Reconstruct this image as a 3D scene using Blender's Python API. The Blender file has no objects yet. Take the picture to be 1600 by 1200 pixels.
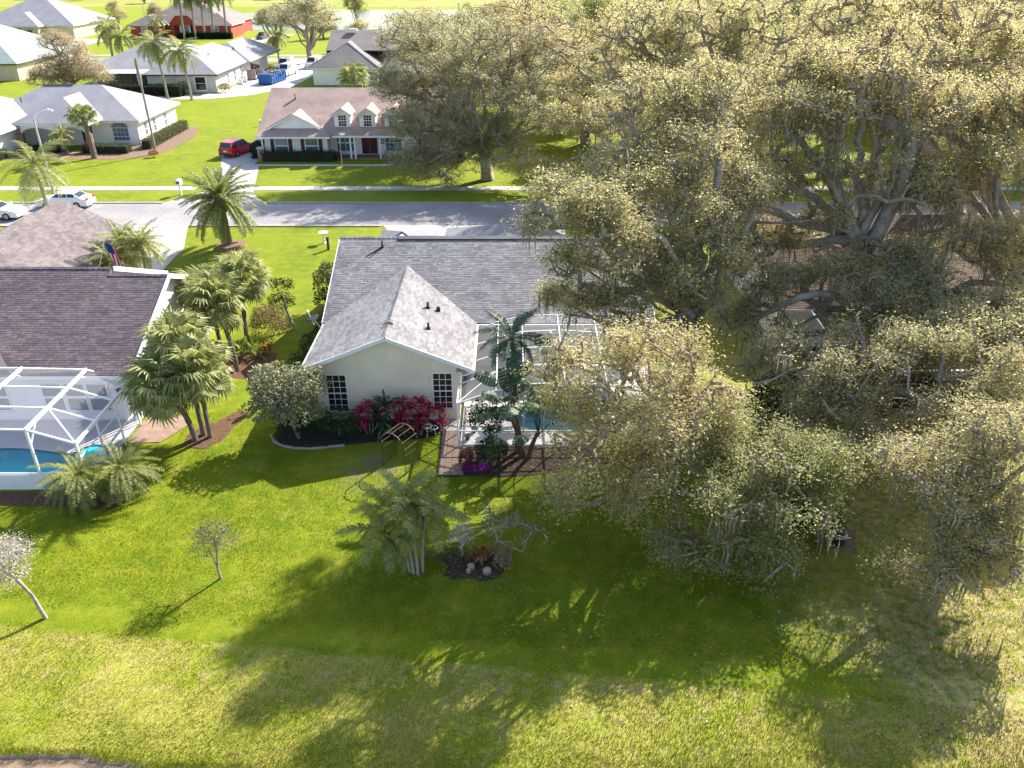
import bpy, math, random
import numpy as np
from mathutils import Vector, Matrix
R = math.radians
sc = bpy.context.scene
COL = sc.collection

# ------------------------------------------------------------------ camera, sky, sun, exposure
cam_d = bpy.data.cameras.new('camera'); cam = bpy.data.objects.new('camera', cam_d); COL.objects.link(cam)
cam_d.sensor_width = 36.0; cam_d.lens = 36.0 * 1255 / 1600; cam_d.clip_start = 0.5; cam_d.clip_end = 6000
cam.location = (0, 0, 21.5); cam.rotation_euler = (R(90 - 28.45), 0, 0)
sc.camera = cam
SUN_AZ, SUN_EL = 37.0, 34.8            # azimuth from +Y towards +X
world = bpy.data.worlds.new('World'); sc.world = world; world.use_nodes = True
wn = world.node_tree; bg = wn.nodes['Background']
sky = wn.nodes.new('ShaderNodeTexSky'); sky.sky_type = 'NISHITA'; sky.sun_disc = False
sky.sun_elevation = R(SUN_EL); sky.sun_rotation = R(SUN_AZ); sky.air_density = 1.0; sky.dust_density = 1.5; sky.ozone_density = 1.0
wn.links.new(sky.outputs[0], bg.inputs[0]); bg.inputs[1].default_value = 0.115
sun_d = bpy.data.lights.new('sun', 'SUN'); sun = bpy.data.objects.new('sun', sun_d); COL.objects.link(sun)
sun_d.energy = 5.0; sun_d.angle = R(0.53); sun_d.color = (1.0, 0.94, 0.84)
sv = Vector((math.sin(R(SUN_AZ)) * math.cos(R(SUN_EL)), math.cos(R(SUN_AZ)) * math.cos(R(SUN_EL)), math.sin(R(SUN_EL))))
sun.rotation_euler = sv.to_track_quat('Z', 'Y').to_euler(); sun.location = sv * 300
vs = sc.view_settings; vs.view_transform = 'Standard'; vs.look = 'None'; vs.exposure = 1.4; vs.gamma = 1.0; vs.use_curve_mapping = False

# ------------------------------------------------------------------ materials
MATS = {}
def nd(nt, t, **kw):
    n = nt.nodes.new(t)
    for k, v in kw.items(): setattr(n, k, v)
    return n
def mixc(nt, fac, a, b):
    m = nd(nt, 'ShaderNodeMix', data_type='RGBA')
    for i, v in ((0, fac), (6, a), (7, b)):
        if hasattr(v, 'links'): nt.links.new(v, m.inputs[i])
        else: m.inputs[i].default_value = v if i == 0 else (*v[:3], 1)
    return m.outputs[2]
def noise(nt, vec, scale, detail=3, rough=.55):
    n = nd(nt, 'ShaderNodeTexNoise'); n.inputs['Scale'].default_value = scale; n.inputs['Detail'].default_value = detail
    n.inputs['Roughness'].default_value = rough; nt.links.new(vec, n.inputs['Vector']); return n.outputs[0]
def ramp(nt, fac, lo, hi):
    m = nd(nt, 'ShaderNodeMapRange'); m.inputs[1].default_value = lo; m.inputs[2].default_value = hi
    nt.links.new(fac, m.inputs[0]); return m.outputs[0]
def sca(c, k): return tuple(min(1, x * k) for x in c[:3])
def pmat(name, c, c2=None, scale=3.0, rough=.8, bump=0.0, bscale=30.0, island=0.0, spec=.3, fine=0.15, metal=0, lo=.35, hi=.65):
    """diffuse-ish surface: two colours in soft patches, fine grain, optional random value per loose piece and bump"""
    if name in MATS: return MATS[name]
    m = bpy.data.materials.new(name); m.use_nodes = True; nt = m.node_tree; b = nt.nodes['Principled BSDF']
    tc = nd(nt, 'ShaderNodeTexCoord').outputs['Object']
    c2 = c2 or sca(c, .8)
    col = mixc(nt, ramp(nt, noise(nt, tc, scale), lo, hi), c, c2)
    if fine: col = mixc(nt, ramp(nt, noise(nt, tc, scale * 14, 2), .3, .7), col, mixc(nt, 1 - fine, (0, 0, 0), col))
    if island:
        g = nd(nt, 'ShaderNodeNewGeometry').outputs['Random Per Island']
        hv = nd(nt, 'ShaderNodeHueSaturation'); mr = nd(nt, 'ShaderNodeMapRange')
        mr.inputs[3].default_value = 1 - island; mr.inputs[4].default_value = 1 + island
        nt.links.new(g, mr.inputs[0]); nt.links.new(mr.outputs[0], hv.inputs['Value']); nt.links.new(col, hv.inputs['Color']); col = hv.outputs[0]
    nt.links.new(col, b.inputs['Base Color']); b.inputs['Roughness'].default_value = rough
    b.inputs['Specular IOR Level'].default_value = spec; b.inputs['Metallic'].default_value = metal
    if bump:
        bp = nd(nt, 'ShaderNodeBump'); bp.inputs['Strength'].default_value = bump; bp.inputs['Distance'].default_value = .05
        nt.links.new(noise(nt, tc, bscale, 4), bp.inputs['Height']); nt.links.new(bp.outputs[0], b.inputs['Normal'])
    MATS[name] = m; return m
def leafmat(name, c, c2, trans=.35, island=.45, c3=None, gloss=.02, patch=.35, glow=None):
    """leaf: diffuse + translucent, colour varies leaf by leaf and in soft patches"""
    if name in MATS: return MATS[name]
    m = bpy.data.materials.new(name); m.use_nodes = True; nt = m.node_tree; nt.nodes.remove(nt.nodes['Principled BSDF'])
    out = nt.nodes['Material Output']; tc = nd(nt, 'ShaderNodeTexCoord').outputs['Object']
    rnd = nd(nt, 'ShaderNodeNewGeometry').outputs['Random Per Island']
    col = mixc(nt, rnd, c, c2)
    if c3: col = mixc(nt, ramp(nt, noise(nt, tc, patch, 3), .48, .68), col, c3)
    mul = nd(nt, 'ShaderNodeMath', operation='MULTIPLY'); mul.inputs[1].default_value = 7.31; nt.links.new(rnd, mul.inputs[0])
    fr = nd(nt, 'ShaderNodeMath', operation='FRACT'); nt.links.new(mul.outputs[0], fr.inputs[0])
    mr = nd(nt, 'ShaderNodeMapRange'); mr.inputs[3].default_value = 1 - island; mr.inputs[4].default_value = 1 + island; nt.links.new(fr.outputs[0], mr.inputs[0])
    hv = nd(nt, 'ShaderNodeHueSaturation'); nt.links.new(mr.outputs[0], hv.inputs['Value']); nt.links.new(col, hv.inputs['Color']); col = hv.outputs[0]
    d = nd(nt, 'ShaderNodeBsdfDiffuse'); t = nd(nt, 'ShaderNodeBsdfTranslucent'); s = nd(nt, 'ShaderNodeBsdfGlossy'); s.inputs['Roughness'].default_value = .55
    nt.links.new(col, d.inputs['Color']); nt.links.new(mixc(nt, .65, col, glow) if glow else col, t.inputs['Color'])      # light through the leaf is yellower
    m1 = nd(nt, 'ShaderNodeMixShader'); m1.inputs[0].default_value = trans; nt.links.new(d.outputs[0], m1.inputs[1]); nt.links.new(t.outputs[0], m1.inputs[2])
    m2 = nd(nt, 'ShaderNodeMixShader'); m2.inputs[0].default_value = gloss; nt.links.new(m1.outputs[0], m2.inputs[1]); nt.links.new(s.outputs[0], m2.inputs[2])
    nt.links.new(m2.outputs[0], out.inputs[0]); MATS[name] = m; return m
def screenmat(name, c, cover):
    m = bpy.data.materials.new(name); m.use_nodes = True; nt = m.node_tree; nt.nodes.remove(nt.nodes['Principled BSDF'])
    d = nd(nt, 'ShaderNodeBsdfDiffuse'); d.inputs[0].default_value = (*c, 1); t = nd(nt, 'ShaderNodeBsdfTransparent')
    mx = nd(nt, 'ShaderNodeMixShader'); mx.inputs[0].default_value = cover
    nt.links.new(t.outputs[0], mx.inputs[1]); nt.links.new(d.outputs[0], mx.inputs[2]); nt.links.new(mx.outputs[0], nt.nodes['Material Output'].inputs[0])
    MATS[name] = m; return m
def watermat(name, tint, rough=.03, k=.08):
    m = bpy.data.materials.new(name); m.use_nodes = True; nt = m.node_tree; nt.nodes.remove(nt.nodes['Principled BSDF'])
    tc = nd(nt, 'ShaderNodeTexCoord').outputs['Object']
    bp = nd(nt, 'ShaderNodeBump'); bp.inputs['Strength'].default_value = .25; bp.inputs['Distance'].default_value = k; nt.links.new(noise(nt, tc, 2.5, 3), bp.inputs['Height'])
    t = nd(nt, 'ShaderNodeBsdfTransparent'); t.inputs[0].default_value = (*tint, 1)
    gl = nd(nt, 'ShaderNodeBsdfGlossy'); gl.inputs['Roughness'].default_value = rough; nt.links.new(bp.outputs[0], gl.inputs['Normal'])
    fr = nd(nt, 'ShaderNodeFresnel'); fr.inputs[0].default_value = 1.33; nt.links.new(bp.outputs[0], fr.inputs['Normal'])
    mx = nd(nt, 'ShaderNodeMixShader'); nt.links.new(fr.outputs[0], mx.inputs[0]); nt.links.new(t.outputs[0], mx.inputs[1]); nt.links.new(gl.outputs[0], mx.inputs[2])
    nt.links.new(mx.outputs[0], nt.nodes['Material Output'].inputs[0]); MATS[name] = m; return m
def glassmat(name, c, rough=.06):
    m = bpy.data.materials.new(name); m.use_nodes = True; b = m.node_tree.nodes['Principled BSDF']
    b.inputs['Base Color'].default_value = (*c, 1); b.inputs['Roughness'].default_value = rough; b.inputs['Specular IOR Level'].default_value = .6
    MATS[name] = m; return m

def lawn_material():
    m = bpy.data.materials.new('lawn_grass'); m.use_nodes = True; nt = m.node_tree; L = nt.links; b = nt.nodes['Principled BSDF']
    tc = nd(nt, 'ShaderNodeTexCoord').outputs['Object']
    sp = nd(nt, 'ShaderNodeSeparateXYZ'); L.new(tc, sp.inputs[0])
    def math_(op, a, bb):
        n = nd(nt, 'ShaderNodeMath', operation=op)
        for i, v in enumerate((a, bb)):
            if hasattr(v, 'links'): L.new(v, n.inputs[i])
            else: n.inputs[i].default_value = v
        return n.outputs[0]
    n1 = noise(nt, tc, .22, 4); n2 = noise(nt, tc, 1.3, 4); n3 = noise(nt, tc, 14, 3)
    col = mixc(nt, ramp(nt, n1, .36, .64), LAWN_A, LAWN_B)
    col = mixc(nt, ramp(nt, n2, .45, .75), col, LAWN_C)
    wv = nd(nt, 'ShaderNodeTexWave'); wv.inputs['Scale'].default_value = .22; wv.inputs['Distortion'].default_value = 1.5; wv.inputs['Detail'].default_value = 2
    mp = nd(nt, 'ShaderNodeMapping'); mp.inputs['Rotation'].default_value = (0, 0, 1.45); L.new(tc, mp.inputs[0]); L.new(mp.outputs[0], wv.inputs[0])
    col = mixc(nt, math_('MULTIPLY', wv.outputs['Fac'], .22), col, LAWN_B)
    col = mixc(nt, math_('MULTIPLY', ramp(nt, noise(nt, tc, .55, 5, .7), .56, .70), .6), col, (.275, .255, .045))
    col = mixc(nt, math_('MULTIPLY', ramp(nt, noise(nt, tc, 3.4, 3), .62, .72), .5), col, (.060, .110, .010))
    # rougher, drier strip between the mown lawn and the lake
    line = math_('ADD', math_('MULTIPLY', sp.outputs[0], .107), sp.outputs[1])      # y + .107 x
    wob = math_('MULTIPLY', math_('SUBTRACT', n2, .5), .5)
    dry = ramp(nt, math_('ADD', line, wob), 19.45, 19.2)
    dcol = mixc(nt, ramp(nt, noise(nt, tc, .42, 4), .4, .62), DRY_A, DRY_B)
    dcol = mixc(nt, math_('MULTIPLY', ramp(nt, noise(nt, tc, 1.7, 4), .5, .75), ramp(nt, line, 14.0, 18.5)), dcol, DRY_C)
    col = mixc(nt, dry, col, dcol)
    # thin straw-coloured turf below the oaks on the right
    und = math_('MULTIPLY', ramp(nt, math_('ADD', sp.outputs[0], math_('MULTIPLY', math_('SUBTRACT', n1, .5), 14)), 10.0, 14.5), ramp(nt, sp.outputs[1], 60, 40))
    col = mixc(nt, math_('MULTIPLY', und, ramp(nt, noise(nt, tc, 2.4, 9, .78), .40, .58)), col, DRY_C)
    dirt = math_('MULTIPLY', und, ramp(nt, noise(nt, tc, 1.5, 9, .8), .52, .66)); col = mixc(nt, dirt, col, (.19, .15, .085))
    # worn patch by the garden arch
    vm = nd(nt, 'ShaderNodeVectorMath', operation='DISTANCE'); L.new(tc, vm.inputs[0]); vm.inputs[1].default_value = (-6.6, 31.2, 0)
    col = mixc(nt, math_('MULTIPLY', ramp(nt, vm.outputs['Value'], 2.2, .6), ramp(nt, n2, .38, .62)), col, (.16, .14, .075))
    far = ramp(nt, sp.outputs[1], 50, 240); col = mixc(nt, math_('MULTIPLY', far, .55), col, FAR_G)
    soil = ramp(nt, sp.outputs[2], -.05, -.11); col = mixc(nt, soil, col, mixc(nt, ramp(nt, n2, .3, .7), (.32, .23, .15), (.22, .155, .10)))
    g = nd(nt, 'ShaderNodeNewGeometry').outputs['Random Per Island']
    v = math_('ADD', math_('MULTIPLY', math_('ADD', n3, noise(nt, tc, 45, 2)), .75), .25)
    v2 = math_('ADD', math_('MULTIPLY', g, .7), .65)
    hv = nd(nt, 'ShaderNodeHueSaturation'); L.new(math_('MULTIPLY', v, v2), hv.inputs['Value']); L.new(col, hv.inputs['Color'])
    L.new(hv.outputs[0], b.inputs['Base Color']); b.inputs['Roughness'].default_value = .85; b.inputs['Specular IOR Level'].default_value = .12
    bp = nd(nt, 'ShaderNodeBump'); bp.inputs['Strength'].default_value = .5; bp.inputs['Distance'].default_value = .03
    L.new(noise(nt, tc, 38, 4, .7), bp.inputs['Height']); L.new(bp.outputs[0], b.inputs['Normal'])
    MATS['lawn'] = m; return m
LAWN_A, LAWN_B, LAWN_C = (.165, .205, .008), (.110, .155, .006), (.225, .235, .016)
DRY_A, DRY_B, DRY_C, FAR_G = (.310, .300, .055), (.225, .255, .022), (.400, .320, .130), (.235, .275, .012)
lawn_material()

pmat('asphalt', (.36, .335, .335), (.27, .255, .26), .22, .9, .15, 40, fine=.22)
pmat('concrete', (.60, .57, .54), (.42, .40, .37), .45, .85, .1, 25)
pmat('driveway', (.50, .47, .46), (.42, .40, .39), .5, .85, .1, 25)
pmat('kerb', (.42, .40, .37), (.33, .31, .28), 1.5, .9)
pmat('paver_tan', (.36, .25, .19), (.28, .19, .15), 3, .9, .25, 12, fine=.3)
pmat('mulch', (.12, .075, .05), (.07, .045, .03), 6, .95, .8, 22, fine=.5)
pmat('mulch_red', (.22, .11, .065), (.13, .07, .045), 6, .95, .8, 22, fine=.5)
pmat('mulch_tan', (.30, .20, .14), (.20, .13, .09), 5, .95, .6, 22, fine=.4)
pmat('soil', (.05, .038, .03), (.03, .024, .02), 5, .95, .6, 22)
pmat('shingle_grey', (.285, .275, .285), (.225, .215, .228), .6, .92, .2, 60, island=.24, fine=.3)
pmat('shingle_purple', (.175, .138, .148), (.125, .10, .112), .6, .92, .2, 60, island=.24, fine=.3)
pmat('shingle_pink', (.50, .37, .33), (.40, .29, .255), .5, .92, .2, 30, fine=.3)
pmat('shingle_brown', (.17, .105, .075), (.11, .075, .06), .6, .92, .2, 30, fine=.4, island=.25)
pmat('shingle_pale', (.36, .35, .37), (.30, .29, .315), .4, .92, .2, 30, fine=.2)
pmat('shingle_mid', (.27, .235, .225), (.21, .185, .18), .4, .92, .2, 30, fine=.25)
pmat('shingle_taupe', (.205, .172, .170), (.155, .130, .132), .6, .92, .2, 40, island=.2, fine=.25)
pmat('shingle_green', (.34, .40, .37), (.28, .34, .31), .4, .92, .2, 30)
pmat('roof_dark', (.06, .057, .06), (.045, .043, .046), 2, .8)
pmat('stucco_cream', (.88, .76, .61), (.77, .665, .52), .9, .9, .2, 38, fine=.1)
pmat('stucco_white', (.88, .85, .85), (.83, .80, .80), 1.2, .9, .08, 45, fine=.05)
pmat('stucco_lav', (.80, .77, .80), (.74, .71, .74), 1.2, .9, .08, 45, fine=.05)
pmat('stucco_tan', (.62, .52, .36), (.55, .46, .32), 1.2, .9, .08, 45, fine=.05)
pmat('stucco_grey', (.58, .55, .52), (.52, .49, .46), 1.2, .9, .08, 45, fine=.05)
pmat('brick_red', (.42, .085, .05), (.34, .07, .045), 1.2, .9, .1, 30)
pmat('stone_veneer', (.40, .29, .20), (.25, .17, .12), 4, .9, .4, 12, fine=.4)
pmat('white_paint', (.80, .80, .80), (.74, .74, .74), 2, .5, fine=.03)
pmat('white_metal', (.82, .82, .83), (.78, .78, .79), 2, .35, fine=.02)
pmat('plum_paint', (.11, .025, .04), (.09, .02, .03), 2, .5)
pmat('door_maroon', (.07, .018, .018), (.05, .012, .012), 2, .4)
pmat('black_metal', (.02, .02, .022), (.014, .014, .016), 3, .4)
pmat('grey_metal', (.35, .35, .36), (.28, .28, .29), 3, .4, metal=.6)
pmat('rust_metal', (.19, .11, .075), (.12, .07, .05), 6, .6)
pmat('bronze_dark', (.055, .04, .03), (.035, .027, .022), 5, .5)
pmat('pole_metal', (.55, .52, .50), (.45, .43, .41), 2, .5)
pmat('wood_brown', (.16, .09, .05), (.10, .06, .035), 6, .85)
pmat('stump_top', (.55, .40, .26), (.42, .29, .18), 8, .85)
pmat('bark', (.43, .36, .295), (.26, .215, .175), 2.5, .95, .8, 14, fine=.35)
pmat('bark_pale', (.44, .39, .34), (.31, .27, .23), 3, .95, .5, 16, fine=.3)
pmat('bark_dead', (.50, .46, .43), (.38, .35, .33), 3, .95)
pmat('palm_bark', (.27, .22, .175), (.15, .12, .095), 5, .95, .7, 18, fine=.4)
pmat('plaster_pool', (.012, .82, .95), (.01, .74, .88), 1.5, .6, fine=.05)
pmat('pool_tile', (.03, .11, .18), (.02, .08, .14), 6, .3)
pmat('deck_white', (.62, .60, .60), (.54, .52, .53), 1.0, .8, fine=.05)
pmat('deck_lav', (.56, .54, .57), (.50, .48, .51), 1.0, .8, fine=.05)
pmat('car_red', (.62, .015, .045), (.60, .015, .045), 2, .22, spec=.7, fine=0)
pmat('car_white', (.78, .78, .78), (.76, .76, .76), 2, .25, spec=.6, fine=0)
pmat('car_orange', (.75, .10, .02), (.72, .10, .02), 2, .3, spec=.6, fine=0)
pmat('car_dark', (.03, .032, .036), (.025, .027, .03), 2, .25, spec=.6, fine=0)
pmat('dump_blue', (.02, .14, .42), (.02, .11, .34), 2, .5)
pmat('bin_teal', (.02, .26, .34), (.02, .22, .30), 2, .5)
pmat('debris', (.45, .36, .32), (.20, .17, .16), 3, .9, island=.5)
pmat('tyre', (.015, .015, .016), (.012, .012, .013), 4, .8)
pmat('rim', (.45, .45, .47), (.4, .4, .42), 4, .3, metal=.8)
pmat('tail_red', (.5, .01, .01), (.45, .01, .01), 2, .2)
pmat('lamp_glass', (.75, .75, .7), (.7, .7, .66), 2, .2)
pmat('flag_red', (.55, .03, .05), (.5, .03, .05), 2, .8, fine=0); pmat('flag_white', (.75, .73, .72), (.7, .68, .68), 2, .8, fine=0); pmat('flag_blue', (.03, .05, .20), (.03, .045, .17), 2, .8, fine=0)
glassmat('glass_dark', (.018, .015, .02)); glassmat('glass_plum', (.035, .016, .022)); glassmat('glass_blue', (.10, .16, .22)); glassmat('glass_grey', (.20, .20, .22)); glassmat('glass_car', (.02, .03, .045), .04)
screenmat('screen_white', (.42, .42, .46), .17); screenmat('screen_grey', (.30, .30, .32), .30); screenmat('screen_dark', (.03, .03, .035), .6)
watermat('pool_water', (.80, .97, .98)); watermat('pond_water', (.55, .62, .62), .08, .03)
leafmat('oak_leaf', (.480, .450, .235), (.345, .335, .155), .6, .18, (.55, .48, .27), glow=(.66, .60, .29))
leafmat('oak_leaf_grey', (.440, .415, .250), (.315, .305, .170), .6, .18, (.50, .45, .29), glow=(.60, .56, .32))
leafmat('oak_leaf_gold', (.540, .485, .245), (.400, .375, .170), .6, .18, (.61, .52, .28), glow=(.72, .63, .30))
leafmat('oak_leaf_green', (.370, .385, .160), (.250, .275, .095), .6, .18, (.47, .43, .20), glow=(.52, .53, .20))
leafmat('oak_leaf_bronze', (.54, .44, .31), (.41, .34, .23), .5, .16, (.46, .39, .25), glow=(.66, .55, .36))
leafmat('moss', (.29, .265, .20), (.19, .175, .13), .3, .3)
leafmat('palm_leaf', (.270, .300, .090), (.155, .190, .048), .42, .35, gloss=.03)
leafmat('palm_leaf_olive', (.310, .330, .110), (.180, .205, .055), .42, .35, gloss=.03)
leafmat('palm_leaf_grey', (.420, .425, .165), (.255, .280, .090), .45, .35, gloss=.03)
leafmat('palm_leaf_yellow', (.380, .380, .070), (.230, .265, .045), .45, .35, gloss=.03)
leafmat('palm_leaf_dark', (.065, .125, .050), (.035, .080, .030), .35, .4, gloss=.05)
leafmat('palm_dead', (.30, .21, .10), (.20, .14, .07), .3, .35)
leafmat('shrub_silver', (.38, .37, .225), (.16, .17, .08), .3, .4, gloss=.035)
leafmat('shrub_green', (.045, .105, .026), (.022, .060, .015), .3, .4, gloss=.035)
leafmat('shrub_dark', (.030, .055, .020), (.018, .035, .013), .3, .4)
leafmat('shrub_olive', (.17, .18, .06), (.09, .105, .035), .35, .4)
leafmat('shrub_lime', (.27, .32, .05), (.16, .22, .03), .4, .35)
leafmat('shrub_gold', (.36, .26, .12), (.20, .16, .07), .35, .35)
leafmat('croton', (.42, .16, .045), (.16, .11, .03), .35, .45)
leafmat('cordyline', (.50, .035, .10), (.24, .020, .055), .35, .4)
leafmat('cordyline_old', (.30, .07, .06), (.14, .045, .04), .35, .4)
leafmat('flower_magenta', (.45, .05, .42), (.30, .03, .30), .35, .3)
leafmat('flower_orange', (.55, .16, .03), (.40, .05, .03), .35, .3)
leafmat('bare_twig', (.58, .52, .46), (.40, .35, .30), .1, .3)
leafmat('fallen_leaf', (.42, .32, .20), (.24, .17, .10), .2, .4)

# ------------------------------------------------------------------ helpers
ORG = {}
def empty(name, loc, label, cat, group=None, rz=0.0):
    o = bpy.data.objects.new(name, None); COL.objects.link(o); o.location = loc; o.rotation_euler = (0, 0, rz); o.empty_display_size = .2
    ORG[o.name] = Vector(loc) if not rz else None
    tag(o, label, cat, group); return o
def tag(o, label=None, cat=None, group=None, kind=None):
    if label: o['label'] = label
    if cat: o['category'] = cat
    if group: o['group'] = group
    if kind: o['kind'] = kind
    return o
def link(name, me, mat=None, parent=None, loc=None, rot=None, scale=None):
    if mat is not None and not len(me.materials): me.materials.append(MATS[mat] if isinstance(mat, str) else mat)
    o = bpy.data.objects.new(name, me); COL.objects.link(o)
    if parent: o.parent = parent; ORG[o.name] = ORG.get(parent.name)
    if loc is not None: o.location = loc
    if rot is not None: o.rotation_euler = rot
    if scale is not None: o.scale = scale if hasattr(scale, '__len__') else (scale,) * 3
    return o
class MB:
    def __init__(s): s.v = []; s.f = []
    def face(s, *pts):
        i = len(s.v); s.v += [tuple(p) for p in pts]; s.f.append(tuple(range(i, i + len(pts)))); return s
    def box(s, x0, x1, y0, y1, z0, z1):
        i = len(s.v); s.v += [(x, y, z) for z in (z0, z1) for y in (y0, y1) for x in (x0, x1)]
        s.f += [tuple(i + k for k in q) for q in ((0, 2, 3, 1), (4, 5, 7, 6), (0, 1, 5, 4), (2, 6, 7, 3), (0, 4, 6, 2), (1, 3, 7, 5))]; return s
    def bar(s, a, b, w=.08, h=None, up=(0, 0, 1)):
        a, b = Vector(a), Vector(b); d = (b - a).normalized(); u = Vector(up)
        if abs(d.dot(u)) > .95: u = Vector((1, 0, 0))
        sx = d.cross(u).normalized() * w / 2; sz = sx.cross(d).normalized() * (h or w) / 2
        i = len(s.v); s.v += [tuple(p + q) for p in (a, b) for q in (-sx - sz, sx - sz, sx + sz, -sx + sz)]
        s.f += [tuple(i + k for k in q) for q in ((3, 2, 1, 0), (4, 5, 6, 7), (0, 1, 5, 4), (1, 2, 6, 5), (2, 3, 7, 6), (3, 0, 4, 7))]; return s
    def tube(s, pts, rad, n=8, cap=True):
        pts = [Vector(p) for p in pts]; i = len(s.v); m = len(pts)
        for k, p in enumerate(pts):
            d = (pts[min(k + 1, m - 1)] - pts[max(k - 1, 0)]).normalized()
            a = d.orthogonal().normalized() if abs(d.z) < .9 else (Vector((1, 0, 0)) - d * d.x).normalized()
            b = d.cross(a); r = rad[k] if hasattr(rad, '__len__') else rad
            s.v += [tuple(p + (a * math.cos(t) + b * math.sin(t)) * r) for t in (2 * math.pi * j / n for j in range(n))]
        for k in range(m - 1):
            for j in range(n): s.f.append((i + k * n + j, i + k * n + (j + 1) % n, i + (k + 1) * n + (j + 1) % n, i + (k + 1) * n + j))
        if cap: s.f += [tuple(i + j for j in reversed(range(n))), tuple(i + (m - 1) * n + j for j in range(n))]
        return s
    def prism(s, poly, z0, z1):
        n = len(poly); i = len(s.v); s.v += [(p[0], p[1], z) for z in (z0, z1) for p in poly]
        s.f += [tuple(i + j for j in reversed(range(n))), tuple(i + n + j for j in range(n))] + [(i + j, i + (j + 1) % n, i + n + (j + 1) % n, i + n + j) for j in range(n)]; return s
    def slab(s, pts, t):
        pts = [Vector(p) for p in pts]; nrm = (pts[1] - pts[0]).cross(pts[2] - pts[0]).normalized()
        if nrm.z < 0: nrm.negate(); pts.reverse()
        n = len(pts); i = len(s.v); s.v += [tuple(p - nrm * t) for p in pts] + [tuple(p) for p in pts]
        s.f += [tuple(i + j for j in reversed(range(n))), tuple(i + n + j for j in range(n))] + [(i + j, i + (j + 1) % n, i + n + (j + 1) % n, i + n + j) for j in range(n)]; return s
    def build_each(s, name, mat, parent):
        """one object for every 8-corner bar or box"""
        for i in range(0, len(s.v), 8):
            q = MB(); q.v = s.v[i:i + 8]; q.f = [tuple(k - i for k in f) for f in s.f if i <= f[0] < i + 8]; q.build(name, mat, parent)
    def mesh(s, name, off=None):
        v = s.v if off is None else [(a - off[0], b - off[1], c - off[2]) for a, b, c in s.v]
        me = bpy.data.meshes.new(name); me.from_pydata(v, [], s.f); me.update(); return me
    def build(s, name, mat, parent=None, smooth=False):
        off = ORG.get(parent.name) if parent else None
        me = s.mesh(name, off)
        if smooth: me.polygons.foreach_set('use_smooth', [True] * len(me.polygons))
        return link(name, me, mat, parent)
def npmesh(name, V, F, smooth=False):
    me = bpy.data.meshes.new(name); V = np.ascontiguousarray(V, np.float32); F = np.ascontiguousarray(F, np.int32); k = F.shape[1]
    me.vertices.add(len(V)); me.vertices.foreach_set('co', V.ravel()); me.loops.add(F.size); me.loops.foreach_set('vertex_index', F.ravel())
    me.polygons.add(len(F)); me.polygons.foreach_set('loop_start', np.arange(0, F.size, k, dtype=np.int32))
    me.polygons.foreach_set('loop_total', np.full(len(F), k, np.int32))
    if smooth: me.polygons.foreach_set('use_smooth', np.ones(len(F), bool))
    me.update(calc_edges=True); return me
def unit(a): return a / (np.linalg.norm(a, axis=1, keepdims=True) + 1e-9)
def leaf_mesh(name, P, size, rng, up=.6, aspect=.5, droop=0.0):
    """one folded rhombus per point"""
    P = np.asarray(P); n = len(P)
    nr = unit(rng.normal(size=(n, 3)) + np.array([0, 0, up * 2])); d = unit(np.cross(nr, rng.normal(size=(n, 3)))); d[:, 2] -= droop; d = unit(d)
    b = unit(np.cross(nr, d)); s = (size * rng.uniform(.5, 1.0, n) ** 1.0 * np.where(rng.random(n) < .2, 1.7, 1.15))[:, None]
    V = np.stack([P - d * s * .5, P + b * s * aspect * .5 + nr * s * .06, P + d * s * .5 - nr * s * .1, P - b * s * aspect * .5 + nr * s * .06], 1).reshape(-1, 3)
    return npmesh(name, V, np.arange(4 * n).reshape(n, 4))
def blades_mesh(name, A, D, L, W, rng, droop=.3, seg=2):
    """strap leaves: from A along D, length L, width W, bending down"""
    n = len(A); D = unit(D); side = unit(np.cross(D, np.tile([0, 0, 1.0], (n, 1)) + rng.normal(size=(n, 3)) * .15))
    rows = []
    for k in range(seg + 1):
        t = k / seg; c = A + D * (L * t)[:, None]; c[:, 2] -= droop * L * t * t
        w = (W * (1 - .92 * t ** 2) * (.35 + .65 * min(1, t * 3 + .2)))[:, None] * .5
        rows += [c - side * w, c + side * w]
    V = np.stack(rows, 1); m = 2 * (seg + 1); F = []
    for k in range(seg): F.append(np.stack([np.arange(n) * m + 2 * k + j for j in (0, 1, 3, 2)], 1))
    return npmesh(name, V.reshape(-1, 3), np.concatenate(F))
def ell_points(rng, n, c, r, shell=3.0, zmin=-1.0):
    u = unit(rng.normal(size=(n * 3, 3))); u = u[u[:, 2] > zmin][:n]
    return np.array(c) + u * (rng.uniform(0, 1, (len(u), 1)) ** (1 / shell)) * np.array(r)

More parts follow.
